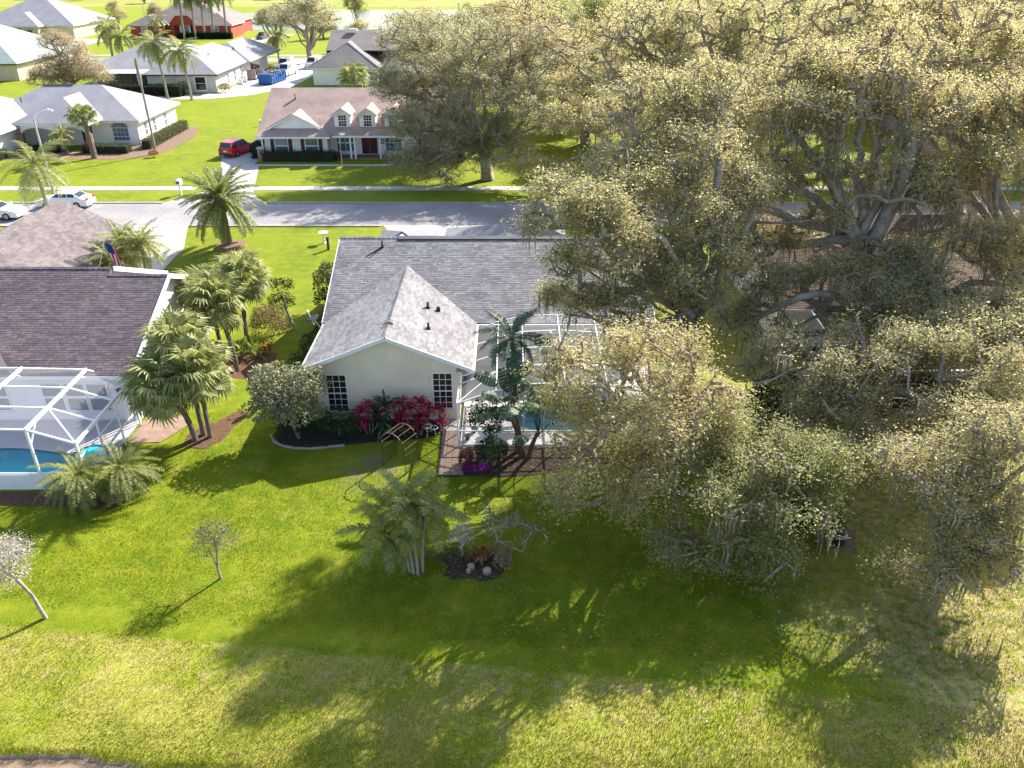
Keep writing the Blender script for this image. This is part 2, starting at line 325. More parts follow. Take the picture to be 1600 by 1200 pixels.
# ------------------------------------------------------------------ ground, roads, paths, water
def struct(name, mb, mat, smooth=False): return tag(mb.build(name, mat, smooth=smooth), kind='structure')
def lake_edge(x): return 16.22 - .093 * (x + 15.6) + .10 * math.sin(x * 1.3) + .05 * math.sin(x * 3.7) - (.05 * (x + 9) ** 2 if x > -9 else 0)
def ground():
    xs = np.concatenate([[-3000, -1200, -500, -250, -120, -70, -45, -36], np.arange(-31, 26.01, .4), [32, 45, 70, 120, 250, 500, 1200, 3000]])
    ys = np.concatenate([[-60, -20, 0, 8], np.arange(12, 18, .12), np.arange(18, 46, .4), [50, 58, 70, 90, 130, 200, 300, 500, 900, 1800, 4000]])
    rng = np.random.default_rng(5); X, Y = np.meshgrid(xs, ys); Z = np.zeros_like(X)
    near = (np.abs(X) < 26.5) & (Y < 44) & (Y > 11)
    Z += near * (.018 * np.sin(X * .9 + np.sin(Y * .7)) * np.sin(Y * 1.1 + .5 * X) + rng.normal(size=X.shape) * .006)
    for j in range(X.shape[0]):
        for i in range(X.shape[1]):
            e = lake_edge(min(max(X[j, i], -40), 30)); d = Y[j, i] - e
            if d < 0: Z[j, i] = -.15 - min(1.2, -d * .07) + (.03 * math.sin(X[j, i] * 7))
            elif Y[j, i] < lake_edge(0) + 30 and (.107 * X[j, i] + Y[j, i]) > 19.35 and Y[j, i] < 20.5 - .107 * X[j, i]: Z[j, i] += .03
    ny, nx = X.shape; I = np.arange(ny * nx).reshape(ny, nx)
    F = np.stack([I[:-1, :-1], I[:-1, 1:], I[1:, 1:], I[1:, :-1]], -1).reshape(-1, 4)
    cx_, cy_ = X.reshape(-1)[F].mean(1), Y.reshape(-1)[F].mean(1)      # no turf below the pools
    F = F[~(((cx_ > -28.4) & (cx_ < -19.6) & (cy_ > 30.1) & (cy_ < 35.2)) | ((cx_ > -2.0) & (cx_ < 7.4) & (cy_ > 33.8) & (cy_ < 41.0)))]
    Z[(Y > 8) & (np.abs(X) > 31.5)] = np.minimum(Z[(Y > 8) & (np.abs(X) > 31.5)], 0)
    o = link('lawn_ground', npmesh('lawn_ground', np.stack([X, Y, Z], -1).reshape(-1, 3), F, True), 'lawn'); tag(o, kind='structure')
ground()
struct('lake_water', MB().face((-60, -60, -.42), (60, -60, -.42), (60, 14.0, -.42), (-60, 14.0, -.42)), 'pond_water')
def sheet(name, pts, z, mat): return struct(name, MB().face(*[(x, y, z) for x, y in pts]), mat)
def curved_drive(name, pts, z, mat): return sheet(name, pts, z, mat)
RY0, RY1 = 69.0, 76.0
sheet('street', [(-300, RY0), (300, RY0), (300, RY1), (-300, RY1)], .012, 'asphalt')
k = MB()
k.box(-300, -34.6, RY0 - .32, RY0, -.05, .10).box(-28.4, -11.6, RY0 - .32, RY0, -.05, .10).box(1.0, 18, RY0 - .32, RY0, -.05, .10).box(27, 300, RY0 - .32, RY0, -.05, .10)
k.box(-300, -33.6, RY1, RY1 + .3, -.05, .10).box(-24.0, 300, RY1, RY1 + .3, -.05, .10)
struct('kerb', k, 'kerb')
# far sidewalk: separate slabs with joints
sw = empty('sidewalk', (0, 81.5, 0), None, None); sw['kind'] = 'structure'
sl = MB().box(-.74, .74, -.72, .72, -.05, .03).mesh('slab')
for i, x in enumerate(np.arange(-66, 30, 1.5)):
    if -32.2 < x < -26.4: continue
    link('slab', sl, 'concrete', sw, (x, .05 * math.sin(i * 1.7) * 0 + 0, .004 * math.sin(i * 2.3)))
sheet('sidewalk_beyond', [(30, 80.8), (200, 80.8), (200, 82.2), (30, 82.2)], .03, 'concrete')
sheet('driveway', [(-33.6, RY1 - .05), (-24, RY1 - .05), (-26.0, 80.2), (-28.3, 90.5), (-29.2, 92.0), (-29.2, 103), (-35.2, 103), (-34.5, 97), (-31.8, 88), (-31, 80.2)], .035, 'driveway')
sheet('driveway', [(-41.5, 57), (-26.5, 57), (-26.8, 63), (-28.6, RY0 + .02), (-34.4, RY0 + .02), (-38, 63)], .03, 'concrete')
sheet('driveway', [(-7.5, 57), (3.5, 57), (2.0, 62), (.9, RY0 + .02), (-11.4, RY0 + .02), (-9.5, 65)], .03, 'concrete')
sheet('driveway', [(18, 60), (28, 60), (27, RY0 + .02), (18, RY0 + .02)], .03, 'concrete')
sheet('front_walk', [(-29, 91.0), (-13.0, 91.0), (-13.0, 91.9), (-29, 91.9)], .03, 'concrete')
sheet('driveway', [(-72, 76.05), (-58, 76.05), (-58.5, 93), (-72, 93)], .03, 'concrete')
sheet('back_street', [(-300, 186), (300, 186), (300, 193), (-300, 193)], .02, 'asphalt')
sheet('back_sidewalk', [(-300, 197), (300, 197), (300, 198.6), (-300, 198.6)], .03, 'concrete')
sheet('driveway', [(-49.2, 137), (-43.5, 141), (-38.8, 150), (-37.5, 186.1), (-49.5, 186.1), (-49.5, 141)], .03, 'concrete')
sheet('driveway', [(-64, 136.5), (-49.2, 137), (-49.5, 143), (-56, 140.5)], .028, 'concrete')
sheet('driveway', [(-77, 192.9), (-69, 192.9), (-62, 250), (-68, 250)], .03, 'concrete')
sheet('driveway', [(-118, 192.9), (-108, 192.9), (-108, 236), (-118, 236)], .03, 'concrete')
pond = [(-118, 268), (-90, 262), (-30, 262), (-5, 268), (60, 285), (66, 330), (20, 352), (-70, 356), (-112, 330)]
sheet('pond_water', pond, .03, 'pond_water'); sheet('pond_bed', [(x * 1.0, y) for x, y in pond], .012, 'soil')
sheet('field_beyond', [(-900, 372), (900, 372), (900, 1400), (-900, 1400)], .02, pmat('field', (.30, .29, .06), (.24, .26, .03), .02, .95))

# ------------------------------------------------------------------ house parts
FACES = {'-y': ((1, 0, 0), (0, -1, 0)), '+x': ((0, 1, 0), (1, 0, 0)), '+y': ((-1, 0, 0), (0, 1, 0)), '-x': ((0, -1, 0), (-1, 0, 0))}
def wbox(mb, c, face, u0, u1, z0, z1, n0, n1):
    u, n = (Vector(a) for a in FACES[face]); c = Vector(c)
    ps = [c + u * a + n * b for a in (u0, u1) for b in (n0, n1)]
    return mb.box(min(p.x for p in ps), max(p.x for p in ps), min(p.y for p in ps), max(p.y for p in ps), c.z + z0, c.z + z1)
def window(par, c, face, w, h, nx, ny, glass='glass_dark', frame='white_paint', mid=True, fw=.06, mw=.03, sill=True):
    """c = centre of the sill line on the wall face"""
    f = MB()
    wbox(f, c, face, -w / 2 - fw, -w / 2, -fw, h + fw, -.05, .035); wbox(f, c, face, w / 2, w / 2 + fw, -fw, h + fw, -.05, .035)
    wbox(f, c, face, -w / 2, w / 2, h, h + fw, -.05, .033); wbox(f, c, face, -w / 2, w / 2, -fw, 0, -.05, .033)
    for i in range(1, nx): x = -w / 2 + w * i / nx; wbox(f, c, face, x - mw / 2, x + mw / 2, 0, h, -.01, .022)
    for j in range(1, ny):
        z = h * j / ny; t = mw * (2.2 if mid and j == ny // 2 else 1); wbox(f, c, face, -w / 2, w / 2, z - t / 2, z + t / 2, -.01, .026)
    o = f.build('window', frame, par)
    for i in range(nx):
        for j in range(ny):
            g = MB(); wbox(g, c, face, -w / 2 + w * i / nx + .003, -w / 2 + w * (i + 1) / nx - .003, h * j / ny + .003, h * (j + 1) / ny - .003, .002, .010 + .002 * ((i * 3 + j) % 3))
            g.build('pane', glass, o)
    if sill: s = MB(); wbox(s, c, face, -w / 2 - .1, w / 2 + .1, -fw - .05, -fw - .002, -.02, .09); s.build('sill', frame, o)
    return o
def shutters(par, c, face, w, h, mat='plum_paint'):
    for sgn in (-1, 1):
        m = MB(); a, b = sorted((sgn * (w / 2 + .08), sgn * (w / 2 + .5))); wbox(m, c, face, a, b, -.05, h + .05, .001, .05)
        for j in range(8): wbox(m, c, face, a + .05, b - .05, h * j / 8, h * j / 8 + h / 16, .05, .065)
        m.build('shutter', mat, par)
def hip(x0, x1, y0, y1, ze, p):
    """plan rectangle -> slope polygons of a hip roof"""
    w, d = x1 - x0, y1 - y0
    if w >= d:
        r = d / 2; zr = ze + r * p; ym = (y0 + y1) / 2; a, b = (x0 + r, ym, zr), (x1 - r, ym, zr)
        return [[(x0, y0, ze), (x1, y0, ze), b, a], [(x1, y0, ze), (x1, y1, ze), b], [(x1, y1, ze), (x0, y1, ze), a, b], [(x0, y1, ze), (x0, y0, ze), a]]
    r = w / 2; zr = ze + r * p; xm = (x0 + x1) / 2; a, b = (xm, y0 + r, zr), (xm, y1 - r, zr)
    return [[(x0, y0, ze), (x1, y0, ze), a], [(x1, y0, ze), (x1, y1, ze), b, a], [(x1, y1, ze), (x0, y1, ze), b], [(x0, y1, ze), (x0, y0, ze), a, b]]
def roof(par, polys, mat, t=.14, name='roof', courses=True):
    m = MB()
    for pl in polys: m.slab(pl, t)
    o = m.build(name, mat, par); return o
def fascia_ring(par, x0, x1, y0, y1, ze, mat='white_paint', h=.2, z_off=-.06):
    m = MB(); e = .05; z1 = ze + z_off; z0 = z1 - h + .04
    m.box(x0 - e, x1 + e, y0 - e, y0 + .03, z0, z1).box(x0 - e, x1 + e, y1 - .03, y1 + e, z0, z1).box(x0 - e, x0 + .03, y0 + .032, y1 - .032, z0, z1).box(x1 - .03, x1 + e, y0 + .032, y1 - .032, z0, z1)
    m.build_each('fascia', mat, par)
    MB().box(x0 + .03, x1 - .03, y0 + .03, y1 - .03, z0 + .01, z0 + .03).build('soffit', mat, par)
def ridge_caps(par, lines, mat, w=.3):
    m = MB()
    for a, b in lines:
        a, b = Vector(a), Vector(b); n = max(2, int((b - a).length / .3)); d = (b - a) / n; s = Vector((-d.y, d.x, 0)).normalized() * w / 2
        for i in range(n):
            p, q = a + d * i, a + d * (i + 1.15); lo, hi = Vector((0, 0, .02)), Vector((0, 0, .045)); dn = Vector((0, 0, -.055))
            m.face(p + s + dn + hi, p + hi + Vector((0, 0, .02)), q + lo + Vector((0, 0, .02)), q + s + dn + lo); m.face(p + hi + Vector((0, 0, .02)), p - s + dn + hi, q - s + dn + lo, q + lo + Vector((0, 0, .02)))
    o = m.build('ridge_cap', mat, par); return o
def shingles(par, polys, mat, course=.15, tab=.33, seed=1):
    """stepped courses of separate tabs on each slope; first edge of each polygon is the eave"""
    rng = random.Random(seed); m = MB()
    for pl in polys:
        P = [Vector(p) for p in pl]; o = P[0]; u = (P[1] - P[0]).normalized(); n = None
        for q in P[2:]:
            n = u.cross(q - o)
            if n.length > 1e-4: break
        n.normalize()
        if n.z < 0: n.negate()
        v = n.cross(u).normalized()
        if v.z < 0: v.negate()
        uv = [((p - o).dot(u), (p - o).dot(v)) for p in P]; vm = max(b for a, b in uv); k = 0
        while k * course < vm:
            v0 = k * course; vmid = min(v0 + course * .5, vm - 1e-3); xs = []
            for (a, b), (c, d) in zip(uv, uv[1:] + uv[:1]):
                if (b - vmid) * (d - vmid) < 0: xs.append(a + (c - a) * (vmid - b) / (d - b))
            k += 1
            if len(xs) < 2: continue
            lo, hi = min(xs), max(xs); x = lo - rng.uniform(0, tab); v1 = min(v0 + course + .02, vm)
            while x < hi:
                w = tab * rng.uniform(.7, 1.25); a, b = max(lo, x), min(hi, x + w - .012); x += w
                if b - a < .03: continue
                t = .012 + rng.uniform(0, .007); j = v0 - .004 * rng.random()
                p = [o + u * aa + v * bb + n * cc for aa, bb, cc in ((a, j, .002), (b, j, .002), (b, j, t), (a, j, t), (b, v1, .006), (a, v1, .006))]
                i = len(m.v); m.v += [tuple(q) for q in p]; m.f += [(i, i + 1, i + 2, i + 3), (i + 3, i + 2, i + 4, i + 5)]
    return tag(m.build('shingles', mat, par), kind='stuff')
def pipe_vent(par, p, h=.4, r=.05, elbow=None, mat='black_metal'):
    pts = [(p[0], p[1], p[2] - .1), (p[0], p[1], p[2] + h)]
    m = MB().tube(pts, r, 8); m.tube([(p[0], p[1], p[2] - .06), (p[0], p[1], p[2] + .08)], r * 1.9, 8)
    if elbow: m.tube([(p[0], p[1], p[2] + .03), (p[0] + elbow[0], p[1] + elbow[1], p[2] + .03 + elbow[2])], r * .9, 6)
    return m.build('vent_pipe', mat, par)

# ------------------------------------------------------------------ the cream house in the middle
def main_house():
    H = empty('house', (-1.2, 41.5, 0), 'cream stucco house with grey shingle roof and rear gable wing behind the lawn', 'house')
    ze = 3.12
    MB().box(-9.95, -2.75, 35.8, 41.7, 0, 3.0).box(-9.95, 7.4, 41.7, 54.2, 0, 3.0).box(-4.5, 3.4, 54.2, 58, 0, 2.9).build('wall', 'stucco_cream', H)
    m = MB(); m.face((-9.95, 35.8, 3.0), (-2.75, 35.8, 3.0), (-2.75, 35.8, 3.32), (-6.2, 35.8, 4.70), (-9.95, 35.8, 3.18)); m.build('gable_wall', 'stucco_cream', H)
    m = MB(); m.face((-9.95, 41.7, 3.0), (-9.95, 54.2, 3.0), (-9.95, 47.9, 5.6)); m.face((7.4, 54.2, 3.0), (7.4, 41.7, 3.0), (7.4, 47.9, 5.6)); m.build('gable_wall', 'stucco_cream', H)
    zr, yr = 5.85, 47.9; wr = 4.87
    rear = [(-10.6, 41.1, ze), (8.0, 41.1, ze), (8.0, yr, zr), (-10.6, yr, zr)]
    front = [(8.0, 54.7, ze), (-10.6, 54.7, ze), (-10.6, yr, zr), (8.0, yr, zr)]
    wl = [(-10.45, 41.15, ze), (-10.45, 35.4, ze), (-6.2, 35.4, wr), (-6.2, 45.45, wr)]
    wr_ = [(-1.98, 35.4, ze), (-1.98, 41.15, ze), (-6.2, 45.45, wr), (-6.2, 35.4, wr)]
    fw = [[(3.9, 54.0, ze), (3.9, 58.5, ze), (-.4, 54.0, 4.75), (-.4, 50.6, 4.75)], [(-4.9, 58.5, ze), (-4.9, 54.0, ze), (-.4, 50.6, 4.75), (-.4, 54.0, 4.75)], [(3.9, 58.5, ze), (-4.9, 58.5, ze), (-.4, 54.0, 4.75)]]
    ent = [[(-9.6, 58.0, ze), (-5.4, 58.0, ze), (-7.5, 53.0, 4.6)], [(-9.6, 53.0, ze), (-9.6, 58.0, ze), (-7.5, 53.0, 4.6)], [(-5.4, 58, ze), (-5.4, 53, ze), (-7.5, 53.0, 4.6)]]
    o = roof(H, [rear, front, wl, wr_] + fw + ent, 'shingle_grey')
    shingles(H, [rear], 'shingle_grey', .152, .36, 3); shingles(H, [wl, wr_], 'shingle_grey', .152, .36, 5)
    ridge_caps(H, [((-6.2, 35.4, wr), (-6.2, 45.2, wr))], 'shingle_grey', .3)
    ridge_caps(H, [((-10.6, yr, zr), (-7.0, yr, zr))], 'shingle_grey', .32)
    MB().slab([(-7.0, yr - .22, zr - .02), (7.6, yr - .22, zr - .02), (7.6, yr, zr + .10), (-7.0, yr, zr + .10)], .05).slab([(7.6, yr + .22, zr - .02), (-7.0, yr + .22, zr - .02), (-7.0, yr, zr + .10), (7.6, yr, zr + .10)], .05).build('ridge_vent', 'shingle_grey', H)
    MB().bar((-7.0, yr - .25, zr - .05), (7.6, yr - .25, zr - .05), .05, .06).build('ridge_vent_slot', 'roof_dark', H)
    f = MB()   # rakes and gutters
    for a, b in (((-10.5, 35.36, ze - .06), (-6.2, 35.36, wr - .06)), ((-6.2, 35.358, wr - .06), (-1.93, 35.358, ze - .06))): f.bar(a, b, .05, .2)
    f.bar((-10.62, 41.1, ze - .08), (-10.62, yr, zr - .08), .05, .2); f.bar((8.02, 41.1, ze - .08), (8.02, yr, zr - .08), .05, .2)
    f.build_each('fascia', 'white_paint', H)
    g = MB().box(-10.58, -10.46, 35.4, 41.1, ze - .18, ze - .05).box(-1.97, -1.85, 35.4, 41.0, ze - .18, ze - .05); g.box(-1.84, 8.0, 40.95, 41.08, ze - .18, ze - .05); g.build_each('gutter', 'white_metal', H)
    MB().tube([(-1.95, 35.45, ze - .15), (-2.3, 35.62, ze - .4), (-2.68, 35.72, ze - .5), (-2.68, 35.72, .1)], .045, 8).build('downspout', 'white_metal', H)
    s = MB(); s.slab([(-10.45, 35.4, ze - .16), (-9.9, 35.4, ze - .16), (-9.9, 41.1, ze - .16), (-10.45, 41.1, ze - .16)], .02); s.slab([(-2.8, 35.4, ze - .16), (-1.98, 35.4, ze - .16), (-1.98, 41.1, ze - .16), (-2.8, 41.1, ze - .16)], .02); s.build_each('soffit', 'white_paint', H)
    window(H, (-8.9, 35.8, .55), '-y', .95, 2.05, 3, 6, 'glass_plum'); window(H, (-3.52, 35.8, .72), '-y', .92, 1.98, 3, 6, 'glass_plum')
    m = MB().tube([(-4.28, 35.74, .3), (-4.28, 35.74, 2.55)], .022, 6); m.tube([(-4.28, 35.8, 2.6), (-4.28, 35.70, 2.6)], .07, 10); m.build('wall_pipe', 'stucco_white', H)
    pipe_vent(H, (-7.9, 47.0, 5.5), .42, .05, (-.85, -.75, -.33)); pipe_vent(H, (-4.6, 40.6, 4.22), .36, .06, (-.28, -.02, .0)); pipe_vent(H, (-4.35, 38.1, 4.12), .34, .06, (-.3, -.02, .0))
    MB().tube([(-4.05, 40.75, 3.95), (-4.05, 40.75, 4.22)], .11, 10).build('roof_vent', 'black_metal', H)
    MB().tube([(-6.5, 37.0, 4.80), (-6.35, 37.0, 4.95), (-6.1, 37.0, 4.95), (-5.98, 37.0, 4.85)], .03, 6).build('cable_loop', 'black_metal', H)
    # satellite dish on the left eave
    d = empty('satellite_dish', (-10.75, 40.2, 3.2), 'small grey satellite dish with bent arm at left eave of cream house', 'satellite dish')
    m = MB(); n = 14; c = Vector((-.05, -.1, .55)); ax = Vector((-.5, .45, .5)).normalized(); a = ax.orthogonal().normalized(); b = ax.cross(a)
    rings = [[c + (a * math.cos(2 * math.pi * j / n) * .42 + b * math.sin(2 * math.pi * j / n) * .34) * r + ax * (.11 * r * r) for j in range(n)] for r in (.001, .5, 1.0)]
    for q in range(2):
        for j in range(n): m.face(rings[q][j], rings[q][(j + 1) % n], rings[q + 1][(j + 1) % n], rings[q + 1][j])
    link('reflector', m.mesh('reflector'), 'grey_metal', d)
    link('mast', MB().tube([(.3, .1, -.15), (.1, 0, .25), tuple(c)], .03, 6).mesh('mast'), 'grey_metal', d)
    link('feed_arm', MB().tube([tuple(c - Vector((0, 0, .3))), tuple(c + ax * .55)], .022, 6).tube([tuple(c + ax * .52), tuple(c + ax * .66)], .05, 8).mesh('feed_arm'), 'white_metal', d)
    # sliding doors below the rear eave
    for i in range(4):
        x = -1.2 + i * 2.1; f = MB().box(x, x + 2.0, 41.62, 41.69, .06, 2.35); dd = f.build('sliding_door', 'white_metal', H)
        for q in (0, 1): MB().box(x + .08 + q * .96, x + .96 + q * .96, 41.59, 41.615, .14, 2.25).build('pane', 'glass_dark', dd)
    MB().box(5.9, 8.0, 36.6, 41.0, 0, .02).build('side_slab', 'concrete', H)
    return H
main_house()
def main_cage():
    x0, y0, y1 = -2.62, 33.2, 40.9
    C = empty('pool_cage', (x0, y0, 0), 'white framed screen pool enclosure beside gable wing of cream house', 'pool cage')
    prof = [(-2.62, 2.45), (-.75, 3.15), (.55, 3.48), (2.5, 3.58), (4.5, 3.45), (6.2, 3.1), (8.0, 2.45)]
    ys = [33.2, 35.1, 37.0, 38.9, 40.9]
    def z_(j, i): return prof[i][1]
    for i, (x, z) in enumerate(prof):
        MB().bar((x, y0, z), (x, y1, z + .12), .055, .09).build('rafter', 'white_metal', C)
        MB().bar((x, y0, 0), (x, y0, z), .06, .06).build('post', 'white_metal', C)
    for y in ys:
        m = MB()
        for (xa, za), (xb, zb) in zip(prof, prof[1:]): e = .12 * (y - y0) / (y1 - y0); m.bar((xa, y, za + e), (xb, y, zb + e), .05, .07)
        m.build('purlin', 'white_metal', C)
    MB().bar((x0, y0, .92), (8, y0, .92), .05, .06).build('chair_rail', 'white_metal', C)
    MB().bar((x0, y0 + .02, .0), (8, y0 + .02, .0), .05, .12).build('sill_beam', 'white_metal', C)
    m = MB().bar((x0, y0, 2.45), (x0, 35.7, 2.45), .06, .08).bar((x0, y0, .92), (x0, 35.7, .92), .05, .06).bar((x0, 34.5, 0), (x0, 34.5, 2.45), .05); m.build('side_frame', 'white_metal', C)
    MB().bar((-2.55, 33.25, 2.5), (-.8, 35.05, 3.2), .05).build('brace', 'white_metal', C)
    for i in range(len(prof) - 1):
        (xa, za), (xb, zb) = prof[i], prof[i + 1]
        for j in range(4):
            ea, eb = .12 * (ys[j] - y0) / (y1 - y0), .12 * (ys[j + 1] - y0) / (y1 - y0)
            MB().face((xa, ys[j], za + ea), (xb, ys[j], zb + ea), (xb, ys[j + 1], zb + eb), (xa, ys[j + 1], za + eb)).build('screen_panel', 'screen_grey', C)
        MB().face((xa, y0, .1), (xb, y0, .1), (xb, y0, zb), (xa, y0, za)).build('screen_panel', 'screen_grey', C)
    MB().face((x0, y0, .1), (x0, 35.7, .1), (x0, 35.7, 2.45), (x0, y0, 2.45)).build('screen_panel', 'screen_grey', C)
main_cage()
def pool(name, deck, basin, depth, deckmat, label, zdeck=.12, spa=None):
    """deck slab with a hole, plaster basin, water sheet"""
    P = empty(name, (basin[0][0], basin[0][1], 0), label, 'pool')
    n = len(basin); x0, x1, y0, y1 = deck
    # deck as quads between the basin outline and the deck border
    def border(p, c):
        dx, dy = p[0] - c[0], p[1] - c[1]; k = min([t for t in (((x1 if dx > 0 else x0) - c[0]) / dx if abs(dx) > 1e-6 else 9e9, ((y1 if dy > 0 else y0) - c[1]) / dy if abs(dy) > 1e-6 else 9e9)]); return (c[0] + dx * k, c[1] + dy * k)
    c = (sum(p[0] for p in basin) / n, sum(p[1] for p in basin) / n)
    ang = [math.atan2(p[1] - c[1], p[0] - c[0]) for p in basin]; pts = [(p, border(p, c)) for p in basin]
    corners = [(x0, y0), (x1, y0), (x1, y1), (x0, y1)]; m = MB()
    for i in range(n):
        (a, A), (b, B) = pts[i], pts[(i + 1) % n]; poly = [a, A]
        t0 = ang[i]; t1 = ang[(i + 1) % n]
        if t1 < t0: t1 += 2 * math.pi
        cs = []
        for q in corners:
            t = math.atan2(q[1] - c[1], q[0] - c[0])
            while t < t0: t += 2 * math.pi
            if t < t1: cs.append((t, q))
        poly += [q for t, q in sorted(cs)] + [B, b]; m.face(*[(x, y, zdeck) for x, y in poly])
    m.box(x0, x1, y0 - .02, y0, -.05, zdeck - .002); d = m.build('deck', deckmat, P)
    b = MB(); b.face(*[(x, y, -depth) for x, y in reversed(basin)][::-1])
    for i in range(n): p, q = basin[i], basin[(i + 1) % n]; b.face((p[0], p[1], -depth), (q[0], q[1], -depth), (q[0], q[1], zdeck - .13), (p[0], p[1], zdeck - .13))
    b.build('basin', 'plaster_pool', P)
    t = MB()
    for i in range(n): p, q = basin[i], basin[(i + 1) % n]; t.face((p[0], p[1], zdeck - .13), (q[0], q[1], zdeck - .13), (q[0], q[1], zdeck), (p[0], p[1], zdeck))
    t.build('tile_band', 'pool_tile', P)
    MB().face(*[(x, y, zdeck - .12) for x, y in basin]).build('water', 'pool_water', P)
    if spa:
        sx, sy, r = spa; ring = MB(); k = 20
        for j in range(k):
            a, bb = 2 * math.pi * j / k, 2 * math.pi * (j + 1) / k; q = lambda t, rr, z: (sx + rr * math.cos(t), sy + rr * math.sin(t), z)
            ring.face(q(a, r, zdeck + .01), q(a, r + .22, zdeck + .01), q(bb, r + .22, zdeck + .01), q(bb, r, zdeck + .01)); ring.face(q(a, r + .22, zdeck - .3), q(bb, r + .22, zdeck - .3), q(bb, r + .22, zdeck + .01), q(a, r + .22, zdeck + .01))
        ring.build('spa_rim', 'pool_tile', P); MB().face(*[(sx + r * math.cos(2 * math.pi * j / k), sy + r * math.sin(2 * math.pi * j / k), zdeck + .006) for j in range(k)]).build('spa_water', 'plaster_pool', P)
    return P
def blob(cx, cy, rx, ry, n=28, k=.12, ph=0): return [(cx + rx * math.cos(t) * (1 + k * math.sin(2 * t + ph)), cy + ry * math.sin(t) * (1 + k * math.cos(3 * t + ph))) for t in (2 * math.pi * i / n for i in range(n))]
pool('swimming_pool', (-2.55, 7.9, 33.24, 41.55), blob(2.9, 36.3, 3.0, 1.9, ph=1.0), 1.2, 'deck_white', 'turquoise pool and white deck inside screen cage of the cream house')

# ------------------------------------------------------------------ the neighbour's house on the left
def left_house():
    H = empty('house', (-25, 41, 0), 'white house with purple-brown shingle roof at left edge beside its pool cage', 'house')
    ze = 3.0; y0, yr, y1 = 35.0, 42.1, 48.6; zr = 6.0; yr2, zr2 = 41.6, 5.78
    MB().box(-48, -19.25, 35.6, 48.0, 0, 2.9).box(-37.7, -27.8, 48.0, 56.9, 0, 2.9).build('wall', 'stucco_lav', H)
    MB().face((-19.25, 35.6, 2.9), (-19.25, 48.0, 2.9), (-19.25, 41.8, 5.6)).build('gable_wall', 'stucco_white', H)
    MB().face((-22.35, yr2 + .1, 5.2), (-22.35, 47, 3.9), (-22.35, yr, 5.95)).build('gable_wall', 'stucco_white', H)
    r1 = [(-48, y0, ze), (-22.1, y0, ze), (-22.1, yr, zr), (-48, yr, zr)]; r2 = [(-22.1, y0, ze), (-18.85, y0, ze), (-18.85, yr2, zr2), (-22.1, yr2, zr2)]
    f1 = [(-22.1, 49.3, ze), (-48, 49.3, ze), (-48, yr, zr), (-22.1, yr, zr)]; f2 = [(-18.85, 48.3, ze), (-22.1, 48.3, ze), (-22.1, yr2, zr2), (-18.85, yr2, zr2)]
    hipw = [[(-27.2, 44, ze), (-27.2, 57.4, ze), (-32.75, 57.4, 5.6), (-32.75, 44, 5.6)], [(-38.3, 57.4, ze), (-38.3, 44, ze), (-32.75, 44, 5.6), (-32.75, 57.4, 5.6)]]
    # lower hip wing on the far left, towards the pool
    lw = [[(-25.6, 36.2, 3.6), (-25.6, 33.4, ze), (-30, 33.4, ze + .6), (-30, 38.6, 4.75)]]
    roof(H, [r1, r2, f1, f2] + hipw, 'shingle_purple'); shingles(H, [r1, r2], 'shingle_purple', .165, .36, 8)
    for pl in lw: roof(H, [[(-34, 34.9, ze), (-24.6, 34.9, ze + .06), (-28.2, 38.9, 4.78), (-34, 38.9, 4.78)]], 'shingle_mid', name='wing_roof')
    shingles(H, [hipw[0]], 'shingle_taupe', .2, .4, 9)
    ridge_caps(H, [((-48, yr, zr), (-22.2, yr, zr)), ((-22.1, yr2, zr2), (-18.9, yr2, zr2))], 'shingle_purple', .34)
    f = MB()
    for a, b in (((-18.82, y0, ze - .08), (-18.82, yr2, zr2 - .08)), ((-18.82, yr2, zr2 - .06), (-18.82, 48.3, ze - .06)), ((-22.05, yr, zr - .04), (-22.05, 48.6, ze + .25))): f.bar(a, b, .07, .26)
    f.box(-48, -18.85, y0 - .06, y0, ze - .2, ze - .02); f.build_each('fascia', 'white_paint', H)
    s = MB(); s.slab([(-19.3, 35.2, ze - .12), (-18.86, 35.2, ze - .12), (-18.86, yr2, zr2 - .2), (-19.3, yr2, zr2 - .2)], .02); s.build_each('soffit', 'white_paint', H)
    for x in (-21.0, -22.15, -23.3): window(H, (x, 35.6, .7), '-y', .95, 1.5, 1, 2, 'glass_grey', mw=.06)
    for x in (-26.1, -28.4): window(H, (x, 35.6, .7), '-y', .95, 1.5, 1, 2, 'glass_grey', mw=.06)
    MB().tube([(-18.95, 35.3, 2.85), (-19.15, 35.5, 2.6), (-19.15, 35.5, .1)], .05, 8).build('downspout', 'white_metal', H)
    m = MB(); m.box(-19.9, -19.6, 35.38, 35.58, 1.7, 2.0); m.bar((-20.0, 35.45, 1.95), (-19.5, 35.45, 1.95), .05); m.build('wall_lantern', 'black_metal', H)
left_house()
